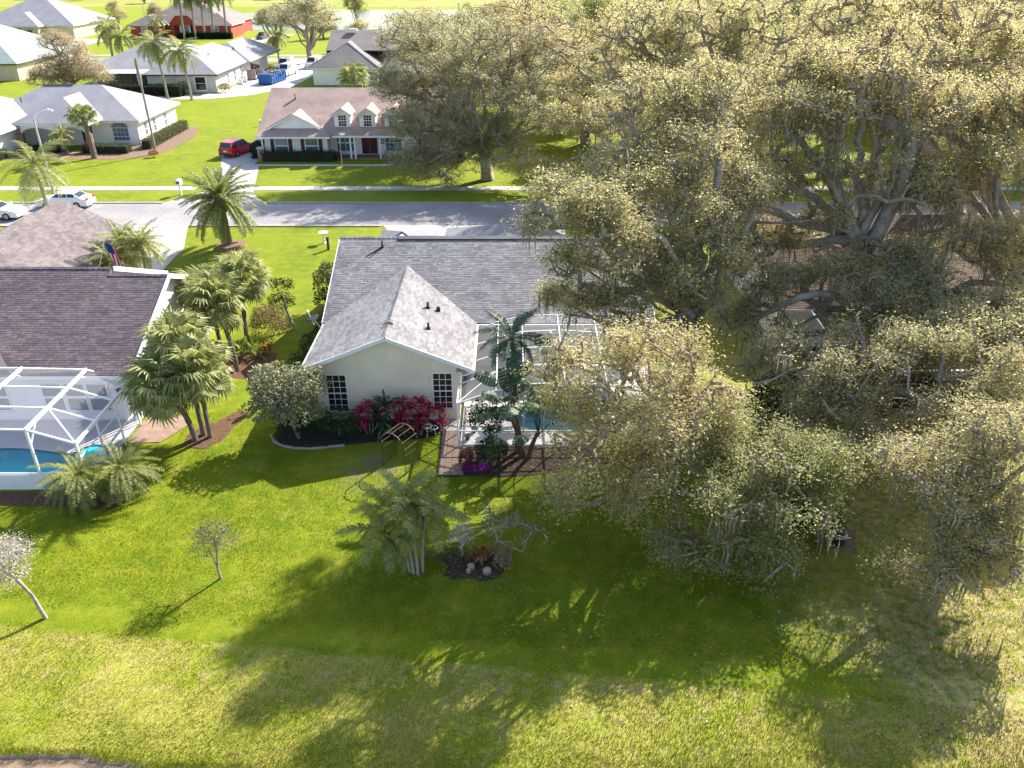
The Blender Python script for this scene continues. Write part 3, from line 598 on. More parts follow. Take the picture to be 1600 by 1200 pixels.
def left_cage():
    C = empty('pool_cage', (-21, 29.6, 0), 'large white framed pool enclosure with sloping end behind house on the left', 'pool cage')
    y0, y1 = 29.6, 35.25; prof = [(-27.4, 3.3), (-24.2, 3.28), (-21.05, 3.2), (-19.05, 2.5)]
    ys = [29.6, 31.5, 33.4, 35.25]
    for x, z in prof:
        MB().bar((x, y0, z), (x, y1, z + .02), .09, .16).build('rafter', 'white_metal', C); MB().bar((x, y0, 0), (x, y0, z), .09, .10).build('post', 'white_metal', C)
        if x < -19.1: MB().bar((x, y0 + .02, z - .8), (x + .02, y0 + .75, z - .05), .06).bar((x, y1 - .6, z - .05), (x, y1 + .1, z - .6), .06).build('knee_brace', 'white_metal', C)
    for y in ys:
        m = MB()
        for (xa, za), (xb, zb) in zip(prof, prof[1:]): m.bar((xa, y, za), (xb, y, zb), .07, .08)
        m.build('purlin', 'white_metal', C)
    MB().bar((-21.05, 31.5, 3.2), (-19.05, y0, 2.5), .06).build('brace', 'white_metal', C)
    MB().bar((-27.4, y0, .92), (-19.05, y0, .92), .06, .07).build('chair_rail', 'white_metal', C)
    xs = -19.05
    for y in ys[1:]: MB().bar((xs, y, 0), (xs, y, 2.5), .07).build('post', 'white_metal', C)
    MB().bar((xs, y0, .92), (xs, y1, .92), .06).build('chair_rail', 'white_metal', C); MB().bar((xs, y0, 1.75), (xs, 33.4, 1.75), .05).build('door_rail', 'white_metal', C)
    kp = MB().box(-27.4, -19.05, y0 - .03, y0 + .01, .08, .85); kp.build('kick_plate', 'white_paint', C)
    for i in range(3):
        (xa, za), (xb, zb) = prof[i], prof[i + 1]
        for j in range(3): MB().face((xa, ys[j], za), (xb, ys[j], zb), (xb, ys[j + 1], zb), (xa, ys[j + 1], za)).build('screen_panel', 'screen_white', C)
        MB().face((xa, y0, .9), (xb, y0, .9), (xb, y0, zb), (xa, y0, za)).build('screen_panel', 'screen_white', C)
    for j in range(3): MB().face((xs, ys[j], .05), (xs, ys[j + 1], .05), (xs, ys[j + 1], 2.5), (xs, ys[j], 2.5)).build('screen_panel', 'screen_white', C)
left_cage()
pool('swimming_pool', (-29, -19.12, 29.66, 35.55), blob(-23.9, 31.5, 3.5, 1.35, k=.10, ph=.4), .55, 'deck_lav', 'turquoise freeform pool with round spa inside large cage on the left', spa=(-20.3, 32.4, .62))
sheet('paver_patio', [(-19.0, 33.5), (-17.4, 33.6), (-16.6, 35.2), (-17.2, 36.3), (-19.0, 36.1)], .03, 'paver_tan')
for i, (x, y) in enumerate(((-20.6, 30.25), (-19.75, 30.9))):
    l = empty('pool_lounger', (x, y, .14), ('white slatted pool lounger nearest the front corner of left cage', 'white pool lounger behind the front one in left cage')[i], 'lounger', 'pool loungers', R(25))
    link('seat', MB().box(-.85, .35, -.32, .32, .28, .36).mesh('seat'), 'white_paint', l)
    link('backrest', MB().slab([(.35, -.32, .36), (.95, -.32, .75), (.95, .32, .75), (.35, .32, .36)], .06).mesh('backrest'), 'white_paint', l)
    for lx in (-.78, .28):
        for ly in (-.27, .27): link('leg', MB().box(lx - .03, lx + .03, ly - .03, ly + .03, 0, .28).mesh('leg'), 'white_paint', l)
# flag on the front of the left house
fl = empty('flag', (-26.0, 49.0, 2.6), 'american flag hanging from slanted pole on front of left house', 'flag')
link('pole', MB().tube([(-.6, -.6, .2), (.1, .2, 2.6)], .025, 6).mesh('pole'), 'white_paint', fl)
for i in range(7):
    a, b = i / 7, (i + 1) / 7; m = MB()
    for q in range(6):
        z0, z1 = 2.5 - 1.9 * q / 6, 2.5 - 1.9 * (q + 1) / 6; w = lambda t, z: (.1 + .62 * t + .12 * (2.5 - z), .2 + .09 * math.sin(t * 7 + z * 2), z - .35 * t)
        if not (a < .56 and q < 2): m.face(w(a, z0), w(b, z0), w(b, z1), w(a, z1))
    link('stripe', m.mesh('stripe'), 'flag_red' if i % 2 == 0 else 'flag_white', fl)
m = MB()
for i in range(4):
    a, b = i / 7, (i + 1) / 7
    for q in range(2): z0, z1 = 2.5 - 1.9 * q / 6, 2.5 - 1.9 * (q + 1) / 6; m.face(w(a, z0), w(b, z0), w(b, z1), w(a, z1))
link('canton', m.mesh('canton'), 'flag_blue', fl)

# ------------------------------------------------------------------ house with three dormers across the street
def dormer_house():
    H = empty('house', (-18, 97, 0), 'pink-roofed house with three white dormers and plum shutters across the street', 'house')
    ze = 2.75; p = .46; yE = 94.2; yr = 102.8; zr = ze + p * (yr - yE)
    MB().box(-28.6, -21.3, 95.0, 110.5, 0, 2.7).box(-21.3, -12.4, 96.6, 110.5, 0, 2.7).box(-12.4, -5.5, 95.0, 110.5, 0, 2.7).build('wall', 'stucco_white', H)
    rf = [(-29.2, yE, ze), (-4.9, yE, ze), (-4.9, yr, zr), (-29.2, yr, zr)]; rb = [(-4.9, 111.4, ze), (-29.2, 111.4, ze), (-29.2, yr, zr), (-4.9, yr, zr)]
    # left front wing: skirt roof, pediment and gable running back into the main slope
    xs0, xs1, xm = -29.3, -20.7, -25.0; yw = 93.5
    sk = [(xs0, yw, ze), (xs1, yw, ze), (xs1 - 1.2, 95.1, ze + .72), (xs0 + 1.2, 95.1, ze + .72)]
    gl = [(xs0 + 1.3, 100.2, 3.35), (xs0 + 1.3, 94.7, 3.35), (xm, 94.7, 4.95), (xm, 99.4, 4.95)]; gr = [(xs1 - 1.3, 94.7, 3.35), (xs1 - 1.3, 100.2, 3.35), (xm, 99.4, 4.95), (xm, 94.7, 4.95)]
    sl = [(xs0, 97, ze + .3), (xs0, yw, ze), (xs0 + 1.2, 95.1, ze + .72), (xs0 + 1.2, 97, ze + .9)]; sr = [(xs1, yw, ze), (xs1, 97, ze + .3), (xs1 - 1.2, 97, ze + .9), (xs1 - 1.2, 95.1, ze + .72)]
    rw = hip(-13.0, -4.7, 93.5, 100.5, ze, .42)
    o = roof(H, [rf, rb, sk, gl, gr, sl, sr] + rw, 'shingle_pink')
    shingles(H, [rf], 'shingle_pink', .22, .5, 4)
    m = MB().face((xs0 + 1.6, 94.95, 3.3), (xs1 - 1.6, 94.95, 3.3), (xm, 94.95, 4.78)); m.build('pediment', 'stucco_white', H)
    f = MB(); f.bar((xs0 + 1.2, 94.68, 3.27), (xm, 94.68, 4.88), .06, .2); f.bar((xm, 94.676, 4.88), (xs1 - 1.2, 94.676, 3.27), .06, .2)
    f.box(xs0 - .02, xs1 + .02, yw - .06, yw, ze - .22, ze - .03).box(xs1 + .03, -12.95, yE - .06, yE, ze - .25, ze - .03).box(-12.9, -4.7, 93.44, 93.5, ze - .22, ze - .03); f.build_each('fascia', 'white_paint', H)
    f2 = MB(); f2.bar((xs0 + 1.1, 94.66, 3.40), (xm, 94.66, 5.01), .05, .06); f2.bar((xm, 94.656, 5.01), (xs1 - 1.1, 94.656, 3.40), .05, .06); f2.build_each('drip_edge', 'roof_dark', H)
    for k, x in enumerate((-19.55, -16.65, -13.75)):
        D = MB().box(x - .92, x + .92, 95.7, 98.5, 3.2, 4.85); D.face((x - .92, 95.7, 4.85), (x + .92, 95.7, 4.85), (x, 95.7, 5.42)); d = D.build('dormer', 'stucco_white', H)
        r = MB(); r.slab([(x - 1.15, 95.4, 4.72), (x, 95.4, 5.5), (x, 100.3, 5.5), (x - 1.15, 98.7, 4.72)], .1); r.slab([(x, 95.4, 5.5), (x + 1.15, 95.4, 4.72), (x + 1.15, 98.7, 4.72), (x, 100.3, 5.5)], .1); r.build('dormer_roof', 'shingle_pink', d)
        t = MB(); t.bar((x - 1.16, 95.38, 4.62), (x, 95.38, 5.40), .05, .16); t.bar((x, 95.376, 5.40), (x + 1.16, 95.376, 4.62), .05, .16); t.build_each('dormer_trim', 'white_paint', d)
        t = MB(); t.bar((x - 1.18, 95.36, 4.74), (x, 95.36, 5.52), .05, .05); t.bar((x, 95.356, 5.52), (x + 1.18, 95.356, 4.74), .05, .05); t.build_each('drip_edge', 'roof_dark', d)
        window(H, (x + .02, 95.7, 3.5), '-y', .86, 1.2, 3, 4, 'glass_dark', fw=.1, mw=.035)
    for x in (-26.7, -23.2): window(H, (x, 95.0, .55), '-y', 1.4, 1.75, 1, 2, 'glass_blue', mw=.06); shutters(H, (x, 95.0, .55), '-y', 1.5, 1.75)
    window(H, (-9.6, 95.0, .55), '-y', 1.4, 1.75, 1, 2, 'glass_blue', mw=.06); shutters(H, (-9.6, 95.0, .55), '-y', 1.5, 1.75)
    window(H, (-19.6, 96.6, .5), '-y', 1.9, 1.9, 2, 2, 'glass_blue', mw=.07); window(H, (-13.9, 96.6, .5), '-y', 1.9, 1.9, 4, 4, 'glass_blue')
    dd = MB().box(-17.75, -15.75, 96.5, 96.59, .12, 2.35).build('front_door', 'white_paint', H)
    for a in (-17.65, -16.73): MB().box(a, a + .88, 96.45, 96.49, .2, 2.28).build('door_leaf', 'door_maroon', dd)
    m = MB(); m.face((-16.77, 96.42, 1.25), (-16.5, 96.42, 1.65), (-16.77, 96.42, 2.05), (-17.04, 96.42, 1.65)); m.build('diamond_light', 'tail_red', dd)
    for x in (-18.6, -18.1, -15.2, -12.6): MB().box(x - .09, x + .09, 94.35, 94.53, .1, 2.55).build('porch_post', 'white_paint', H)
    MB().box(-21.2, -12.5, 94.3, 96.55, 0, .1).build('porch_floor', 'paver_tan', H)
    m = MB()
    for j in range(14): t = 2 * math.pi * j / 14; t2 = 2 * math.pi * (j + 1) / 14; m.bar((-15.25 + .22 * math.cos(t), 96.52, 1.6 + .22 * math.sin(t)), (-15.25 + .22 * math.cos(t2), 96.52, 1.6 + .22 * math.sin(t2)), .07)
    m.build('wreath', 'shrub_dark', H)
    pipe_vent(H, (-25.9, 100.6, 5.7), .6, .05, (-1.1, -1.3, -.6))
    MB().box(-21.5, -21.34, 94.6, 94.75, .1, 2.5).box(-28.75, -28.61, 94.2, 94.34, .1, 2.5).build_each('downspout', 'white_metal', H)
dormer_house()

# ------------------------------------------------------------------ white hip-roofed house with arched entry
def arch_panel(mb, x0, x1, y, z0, zs, rise, ztop, t=.12, n=14):
    """wall panel above an arched opening"""
    for i in range(n):
        a, b = i / n, (i + 1) / n; za, zb = zs + rise * math.sqrt(max(0, 1 - (2 * a - 1) ** 2)), zs + rise * math.sqrt(max(0, 1 - (2 * b - 1) ** 2))
        xa, xb = x0 + (x1 - x0) * a, x0 + (x1 - x0) * b
        mb.face((xa, y, za), (xb, y, zb), (xb, y, ztop), (xa, y, ztop)); mb.face((xa, y, za), (xa, y + t, za), (xb, y + t, zb), (xb, y, zb))
def white_house():
    H = empty('house', (-55, 104, 0), 'white hip-roofed house with arched stone entry beyond street lamp', 'house')
    ze = 3.0
    MB().box(-66, -46.2, 102.2, 114.8, 0, 2.95).box(-72, -59.6, 94.5, 102.2, 0, 2.95).build('wall', 'stucco_white', H)
    main = hip(-66.6, -45.6, 101.6, 115.4, ze, .47); ent = hip(-59.3, -50.2, 98.2, 112, ze + .3, .5); gar = hip(-73, -58.6, 93.8, 110, ze, .47)
    roof(H, main, 'shingle_pale'); roof(H, ent, 'shingle_pale', name='entry_roof'); roof(H, gar, 'shingle_pale', name='garage_roof')
    fascia_ring(H, -66.6, -45.6, 101.6, 115.4, ze); fascia_ring(H, -59.3, -50.2, 98.2, 104, ze + .3); fascia_ring(H, -73, -58.6, 93.8, 103, ze)
    MB().box(-60.8, -56.0, 108.3, 108.7, 6.2, 6.28).build('ridge_vent', 'roof_dark', H)
    w = MB(); arch_panel(w, -58.6, -54.6, 98.6, 0, 2.0, .75, 3.2); arch_panel(w, -54.2, -50.9, 98.6, 0, 2.0, .75, 3.2); w.box(-54.6, -54.2, 98.6, 98.9, 1.9, 3.2); w.build('arch_wall', 'stucco_white', H)
    for x in (-58.85, -54.4, -50.7): MB().box(x - .32, x + .32, 98.5, 99.1, 0, 2.05).build('column', 'stone_veneer', H)
    d = MB().box(-53.1, -51.9, 102.05, 102.19, .1, 2.4).build('front_door', 'glass_dark', H); MB().box(-53.2, -53.1, 101.98, 102.04, .1, 2.5).build('frame', 'white_paint', d)
    o = window(H, (-48.4, 102.2, .55), '-y', 1.9, 1.5, 4, 3, 'glass_blue')
    m = MB(); n = 12
    for i in range(n): a, b = math.pi * i / n, math.pi * (i + 1) / n; q = lambda t, r, y: (-48.4 + r * math.cos(t), y, 2.06 + r * .75 * math.sin(t)); m.face(q(a, .95, 102.15), q(a, 1.12, 102.15), q(b, 1.12, 102.15), q(b, .95, 102.15))
    for i in range(1, 5): a = math.pi * i / 5; m.bar(q(a, .1, 102.14), q(a, .95, 102.14), .04)
    m.build('arch_trim', 'stucco_tan', o)
    m = MB()
    for i in range(n): a, b = math.pi * i / n, math.pi * (i + 1) / n; m.face((-48.4, 102.17, 2.06), q(a, .95, 102.17), q(b, .95, 102.17))
    m.build('fanlight', 'glass_blue', o)
    for y in (104.5, 107.3, 111.0): window(H, (-46.2, y, .8), '+x', .8, 1.5, 1, 2, 'glass_grey')
    d = MB().box(-70, -62.2, 94.42, 94.49, .05, 2.4).build('garage_door', 'white_paint', H)
    for j in range(4):
        for i in range(8): MB().box(-69.9 + i * .97, -69.0 + i * .97, 94.39, 94.415, .12 + j * .57, .6 + j * .57).build('panel', 'white_paint', d)
    MB().box(-61.9, -60.4, 94.36, 94.49, 0, 1.9).build('stone_face', 'stone_veneer', H)
    MB().tube([(-61, 104.5, 4.7), (-61, 104.5, 5.3)], .07, 8).build('vent_pipe', 'roof_dark', H)
white_house()
sheet('planting_bed', [(-60, 96.4), (-54.5, 96.6), (-53, 94.6), (-47, 94.2), (-43.2, 95.5), (-41.4, 99), (-41.2, 107), (-43, 113.5), (-46, 114), (-46, 102), (-50, 102), (-50, 98.4), (-60, 98.4)], .02, 'mulch_tan')
sheet('entry_walk', [(-59.5, 94.4), (-52.0, 93.9), (-52.2, 95.2), (-51.0, 98.6), (-54.0, 98.6), (-54.2, 95.8), (-59.5, 95.4)], .03, 'paver_tan')

# ------------------------------------------------------------------ houses further back
def grey_white_house():
    H = empty('house', (-58, 155, 0), 'pale grey house with white shingle roof behind two queen palms', 'house'); ze = 3.0
    MB().box(-61.5, -50, 143.5, 176, 0, 2.95).box(-74, -61.5, 150, 170, 0, 2.95).build('wall', 'stucco_grey', H)
    a = hip(-62.2, -49.3, 142.8, 168, ze, .5); b = hip(-75, -55, 149, 171, ze, .42); c = hip(-60, -48.6, 160, 182, ze, .5)
    for n_, r in (('roof', a), ('wing_roof', b), ('garage_roof', c)): roof(H, r, 'shingle_pale', name=n_)
    fascia_ring(H, -62.2, -49.3, 142.8, 150, ze, 'roof_dark'); fascia_ring(H, -75, -62.5, 149, 171, ze, 'roof_dark'); fascia_ring(H, -60, -48.6, 172, 182, ze, 'roof_dark')
    window(H, (-52.6, 143.5, .5), '-y', 1.7, 2.0, 1, 2, 'glass_dark', fw=.2); window(H, (-71.5, 150, .8), '-y', 1.6, 1.4, 1, 2, 'glass_dark', fw=.15)
    for y in (150, 154, 158): window(H, (-50, y, .6), '+x', 1.2, 1.8, 1, 2, 'glass_grey')
    MB().box(-49.99, -49.9, 164, 169.5, .05, 2.5).build('garage_opening', 'glass_dark', H)
    for x, y in ((-53.5, 152), (-52.5, 163), (-56, 168)): pipe_vent(H, (x, y, 4.9), .4, .12)
    # dark screened lanai on the back
    L = empty('lanai_screen', (-65, 145, 0), 'dark screened lanai on rear of pale grey house', 'lanai')
    for x in np.linspace(-70.5, -62.3, 5): MB().bar((x, 145, 0), (x, 145, 2.9), .08).build('post', 'black_metal', L)
    for z in (1.0, 2.9): MB().bar((-70.5, 145, z), (-62.3, 145, z), .08).build('rail', 'black_metal', L)
    for a_, b_ in zip(np.linspace(-70.5, -62.3, 5)[:-1], np.linspace(-70.5, -62.3, 5)[1:]): MB().face((a_ + .04, 145, 0), (b_ - .04, 145, 0), (b_ - .04, 145, 2.86), (a_ + .04, 145, 2.86)).build('screen_panel', 'screen_dark', L)
    MB().slab([(-70.7, 144.8, 2.95), (-62.2, 144.8, 2.95), (-62.2, 149.5, 3.0), (-70.7, 149.5, 3.0)], .05).build('roof_panel', 'white_metal', L)
grey_white_house()
def grey_house():
    H = empty('house', (-26, 160, 0), 'grey-brown hip-roofed house seen just above the dormer house ridge', 'house'); ze = 3.0
    MB().box(-35.5, -24, 152.3, 175, 0, 2.95).box(-24, -8, 160, 175, 0, 2.95).build('wall', 'stucco_white', H)
    roof(H, hip(-36.5, -23.3, 151.5, 172, ze, .55), 'shingle_mid', name='wing_roof'); p = .5; y0, y1 = 152, 178; ym = 165; zr = 3 + p * 13
    roof(H, [[(-34, 158, 6.0 - .8), (-7, 158, 6.0 - .8), (-7, ym, zr - 1.4), (-34, ym, zr - 1.4)], [(-7, 176, ze), (-34, 176, ze), (-34, ym, zr - 1.4), (-7, ym, zr - 1.4)]], 'shingle_mid')
    MB().face((-33.9, 158, 5), (-33.9, 165, 8.0), (-33.9, 175, 3)).face((-33.9, 158, 5), (-33.9, 175, 3), (-33.9, 158, 3)).build('gable_wall', 'stucco_white', H)
    fascia_ring(H, -36.5, -23.3, 151.5, 158, ze)
    ridge_caps(H, [((-36.5, 151.5, ze), (-29.9, 158.1, 6.63)), ((-23.3, 151.5, ze), (-29.9, 158.1, 6.63))], 'shingle_pale', .5)
    window(H, (-28.8, 152.3, .6), '-y', 1.6, 1.6, 2, 2, 'glass_grey'); window(H, (-25.2, 152.3, .9), '-y', 1.0, 1.3, 1, 2, 'glass_grey')
    MB().box(-30.6, -29.0, 163.6, 164.3, 8.0, 8.35).build('skylight', 'white_paint', H)
    L = empty('pool_cage', (-20, 150, 0), 'dark screened pool cage behind grey-brown house', 'pool cage'); xs = np.linspace(-23.0, -8, 8)
    for x in xs: MB().bar((x, 151, 0), (x, 151, 2.6), .1).build('post', 'black_metal', L); MB().bar((x, 151, 2.6), (x, 158, 4.2), .1).build('rafter', 'grey_metal', L)
    for z in (1.0, 2.6): MB().bar((-23, 151, z), (-8, 151, z), .1).build('rail', 'black_metal', L)
    for a_, b_ in zip(xs[:-1], xs[1:]):
        MB().face((a_ + .05, 151, 0), (b_ - .05, 151, 0), (b_ - .05, 151, 2.55), (a_ + .05, 151, 2.55)).build('screen_panel', 'screen_dark', L); MB().face((a_ + .05, 151.05, 2.62), (b_ - .05, 151.05, 2.62), (b_ - .05, 158, 4.2), (a_ + .05, 158, 4.2)).build('screen_panel', 'screen_grey', L)
grey_house()
def simple_house(label, x0, x1, y0, y1, wings, rm, wm, p=.45, ze=3.1, wins=(), extra=None, fas='white_paint'):
    H = empty('house', ((x0 + x1) / 2, (y0 + y1) / 2, 0), label, 'house'); m = MB().box(x0 + .6, x1 - .6, y0 + .6, y1 - .6, 0, ze - .05)
    for a in wings: m.box(a[0] + .6, a[1] - .6, a[2] + .6, a[3] - .6, 0, ze - .06)
    m.build('wall', wm, H); roof(H, hip(x0, x1, y0, y1, ze, p), rm); fascia_ring(H, x0, x1, y0, y1, ze, fas)
    for a in wings: roof(H, hip(*a, ze - .01, p), rm, name='wing_roof'); fascia_ring(H, *a[:4], ze - .012, fas)
    for c, face, w_, h_, nx, ny in wins: window(H, c, face, w_, h_, nx, ny, 'glass_grey', fw=.14)
    if extra: extra(H)
    return H
def red_extra(H):
    d = MB().box(-91.2, -88.2, 240.2, 240.55, .1, 3.2).build('front_door', 'white_paint', H); MB().box(-90.6, -88.8, 240.1, 240.18, .2, 2.9).build('door_leaf', 'glass_grey', d)
    for x in (-92.6, -86.8): MB().box(x - .35, x + .35, 239.0, 239.7, 0, 3.2).build('column', 'brick_red', H)
    m = MB().box(-93.2, -86.2, 239.0, 241, 3.2, 4.0); m.face((-93.0, 238.95, 4.0), (-86.4, 238.95, 4.0), (-88.0, 238.95, 5.6), (-91.4, 238.95, 5.6)); m.build('entry_gable', 'brick_red', H)
    MB().box(-88, -86.6, 252, 253.4, 5.5, 9.2).build('chimney', 'brick_red', H)
simple_house('red brick house with grey roof and palms at top left', -103, -78, 240.5, 266, [(-104, -95, 236.5, 250), (-86.5, -76, 238, 250)], 'shingle_mid', 'brick_red', .5, 3.4, [((-99.5, 237.1, .8), '-y', 1.6, 1.9, 2, 2), ((-81, 238.6, .9), '-y', 1.8, 1.8, 2, 2)], red_extra)
simple_house('cream house with pale grey hip roof at far top left corner', -146, -118, 236, 262, [(-138, -126, 233, 248)], 'shingle_pale', 'stucco_tan', .5, 3.4, [((-132, 233.6, .4), '-y', 2.4, 2.6, 2, 3)])
simple_house('house with pale green roof at left edge behind bronze oak', -116, -92, 160, 186, [(-106, -90.5, 157, 172)], 'shingle_green', 'stucco_tan', .5, 3.0, [], fas='roof_dark')
# the house under the oaks on the right
def right_house():
    H = empty('house', (22, 47, 0), 'brown shingle roofed house half hidden under the oaks on the right', 'house'); ze = 3.0
    MB().box(16.2, 40, 44.5, 58, 0, 2.95).box(24, 34, 40, 44.5, 0, 2.95).build('wall', 'stucco_white', H)
    rear = [(15.4, 43.4, ze), (40.8, 43.4, ze), (40.8, 51.2, 6.3), (15.4, 51.2, 6.3)]; fr = [(40.8, 59, ze), (15.4, 59, ze), (15.4, 51.2, 6.3), (40.8, 51.2, 6.3)]
    wing = [[(22.8, 39.0, ze), (22.8, 43.4, ze), (28.6, 48.8, 5.5), (28.6, 39.0, 5.5)], [(34.4, 43.4, ze), (34.4, 39, ze), (28.6, 39.0, 5.5), (28.6, 48.8, 5.5)]]
    roof(H, [rear, fr] + wing, 'shingle_brown'); shingles(H, [rear], 'shingle_brown', .22, .32, 6)
    MB().face((23.5, 40, 2.95), (33.8, 40, 2.95), (28.6, 40, 5.3)).build('gable_wall', 'stucco_white', H); MB().face((16.2, 58, 2.9), (16.2, 44.5, 2.9), (16.2, 51.2, 6.0)).build('gable_wall', 'stucco_white', H)
    f = MB().bar((15.38, 43.4, ze - .05), (15.38, 51.2, 6.25), .06, .26).bar((15.38, 51.2, 6.25), (15.38, 59, ze - .05), .06, .26).box(15.4, 24, 43.34, 43.4, ze - .2, ze - .02); f.build_each('fascia', 'white_paint', H)
    window(H, (20, 44.5, .8), '-y', 1.6, 1.5, 2, 2, 'glass_dark')
    L = empty('pool_cage', (26, 37, 0), 'dark screened lanai beside brown-roofed house under the oaks', 'pool cage')
    xs = np.linspace(17.5, 26.5, 5)
    for x in xs: MB().bar((x, 36.5, 0), (x, 36.5, 2.5), .06).build('post', 'white_metal', L); MB().bar((x, 36.5, 2.5), (x, 43.3, 2.9), .06).build('rafter', 'white_metal', L)
    for z in (.9, 2.5): MB().bar((17.5, 36.5, z), (26.5, 36.5, z), .06).build('rail', 'white_metal', L)
    for a_, b_ in zip(xs[:-1], xs[1:]):
        MB().face((a_, 36.5, 0), (b_, 36.5, 0), (b_, 36.5, 2.48), (a_, 36.5, 2.48)).build('screen_panel', 'screen_dark', L); MB().face((a_, 36.5, 2.52), (b_, 36.5, 2.52), (b_, 43.3, 2.92), (a_, 43.3, 2.92)).build('screen_panel', 'screen_dark', L)
    MB().box(17.4, 26.5, 36.6, 44.4, 0, .05).build('floor', 'mulch', L)
right_house()
simple_house('white walled house glimpsed far behind the oak canopy at top', 103, 122, 255, 272, [], 'shingle_pale', 'stucco_white', .45, 3.4)
simple_house('grey roofed house glimpsed between oaks at right edge across street', 62, 84, 96, 112, [], 'shingle_mid', 'stucco_white', .45, 3.1)

# ------------------------------------------------------------------ trees
def branch_graph(rng, base, fork, lobes, nlimb, nsec, nclump, trunk_wob=.12, shell=3.2, zmin=-.55, keep=1.0):
    """trunk, limbs, branches and twigs as a node graph; returns nodes, parents, tip node ids"""
    pos = [np.array(base, float)]; par = [-1]; fork = np.array(fork, float)
    def grow(i, target, step, jit, sag=0.0):
        a = pos[i]; d = target - a; L = np.linalg.norm(d); n = max(1, int(L / step)); j = i; off = np.zeros(3); w = rng.normal(size=3) * L * .10
        for k in range(1, n + 1):
            t = k / n; off = off * .7 + rng.normal(size=3) * jit * step; p = a + d * t + off * (1 - t * .6) + w * math.sin(math.pi * t); p[2] += sag * L * math.sin(math.pi * t)
            pos.append(p); par.append(j); j = len(pos) - 1
        return j
    tr = grow(0, fork, .8, trunk_wob); start = max(1, len(pos) - 3)
    W = np.array([l[3] * l[4] for l in lobes], float); W /= W.sum()
    def sample(n, shell_, zm):
        out = []
        for li, m in zip(lobes, rng.multinomial(n, W)):
            if m: out.append(ell_points(rng, m, li[:3], li[3:6], shell_, zm))
        return np.concatenate(out)
    for li in lobes:                                   # at least one limb into every lobe
        grow(rng.integers(start, tr + 1), np.array(li[:3]) + rng.normal(size=3) * .3 - np.array([0, 0, li[5] * .25]), .8, .22, .07)
    for t in sample(nlimb, 1.5, -.6): grow(rng.integers(start, tr + 1), t * .8 + fork * .2, .8, .25, .08)
    def attach(T, step, jit, sag, lim):
        T = T[np.argsort(np.linalg.norm(T - fork, axis=1))]; tips = []
        for t in T:
            A = np.array(pos[start:]); dd = np.linalg.norm(A - t, axis=1) + np.maximum(0, A[:, 2] - t[2]) * .25
            tips.append(grow(start + int(dd.argmin()), t, step, jit, sag))
        return tips
    size = np.mean([l[3] for l in lobes]); K = unit(rng.normal(size=(7, 3))) * (2 * math.pi / (size * rng.uniform(.75, 1.7, 7)))[:, None]; ph = rng.uniform(0, 6.28, 7)
    def boughs(n, sh, zm, keep):                       # foliage gathers in boughs with open gaps between them
        P = sample(int(n / keep), sh, zm); v = np.sin(P @ K.T + ph).sum(1) + rng.normal(size=len(P)) * .45
        return P[np.argsort(-v)[:n]]
    attach(sample(nsec, 2.0, -.7), .6, .22, .05, 0)
    tips = attach(boughs(nclump, shell, zmin, keep) if keep < 1 else sample(nclump, shell, zmin), .45, .2, .03, 0)
    return np.array(pos), np.array(par), np.array(tips)
def branch_mesh(name, pos, par, r0, rt=.012, sides=5, expo=2.4):
    n = len(pos); a = np.zeros(n); kids = np.bincount(par[1:], minlength=n)
    for i in range(n - 1, 0, -1):
        if kids[i] == 0: a[i] += rt ** expo
        a[par[i]] += a[i]
    r = a ** (1 / expo); r = np.maximum(rt, r * (r0 / r[0])) if r[0] > 0 else r
    r = np.maximum(r, rt); i = np.arange(1, n); p0, p1 = pos[par[i]], pos[i]; ra = np.minimum(r[par[i]], r[i] * 1.35); rb = r[i]
    ra[par[i] == 0] *= 1.35
    d = unit(p1 - p0); u = unit(np.cross(d, np.tile([.31, .87, .12], (len(d), 1)))); w = np.cross(d, u); p1 = p1 + d * rb[:, None] * .5
    V = np.zeros((len(d), 2, sides, 3))
    for k in range(sides):
        t = 2 * math.pi * k / sides; e = u * math.cos(t) + w * math.sin(t); V[:, 0, k] = p0 + e * ra[:, None]; V[:, 1, k] = p1 + e * rb[:, None]
    b = np.arange(len(d))[:, None] * 2 * sides; F = np.concatenate([np.concatenate([b + k, b + (k + 1) % sides, b + sides + (k + 1) % sides, b + sides + k], 1) for k in range(sides)])
    return npmesh(name, V.reshape(-1, 3), F, True)
def moss_mesh(name, pts, rng, L=(.35, 1.5), n=11):
    A = np.repeat(pts, n, 0) + rng.normal(size=(len(pts) * n, 3)) * [.2, .2, .06]; ln = rng.uniform(*L, len(A)); m = len(A); rows = []
    ang = rng.uniform(0, math.pi, m); s = np.stack([np.cos(ang), np.sin(ang), np.zeros(m)], 1); wv = rng.uniform(.012, .045, m)
    for t, k in ((0, .6), (.35, 1.0), (.7, .6), (1, .08)):
        c = A.copy(); c[:, 2] -= ln * t; c[:, :2] += rng.normal(size=(m, 2)) * .03; rows += [c - s * (wv * k)[:, None], c + s * (wv * k)[:, None]]
    V = np.stack(rows, 1).reshape(-1, 3); F = np.concatenate([np.stack([np.arange(m) * 8 + 2 * k + j for j in (0, 1, 3, 2)], 1) for k in range(3)]); return npmesh(name, V, F)
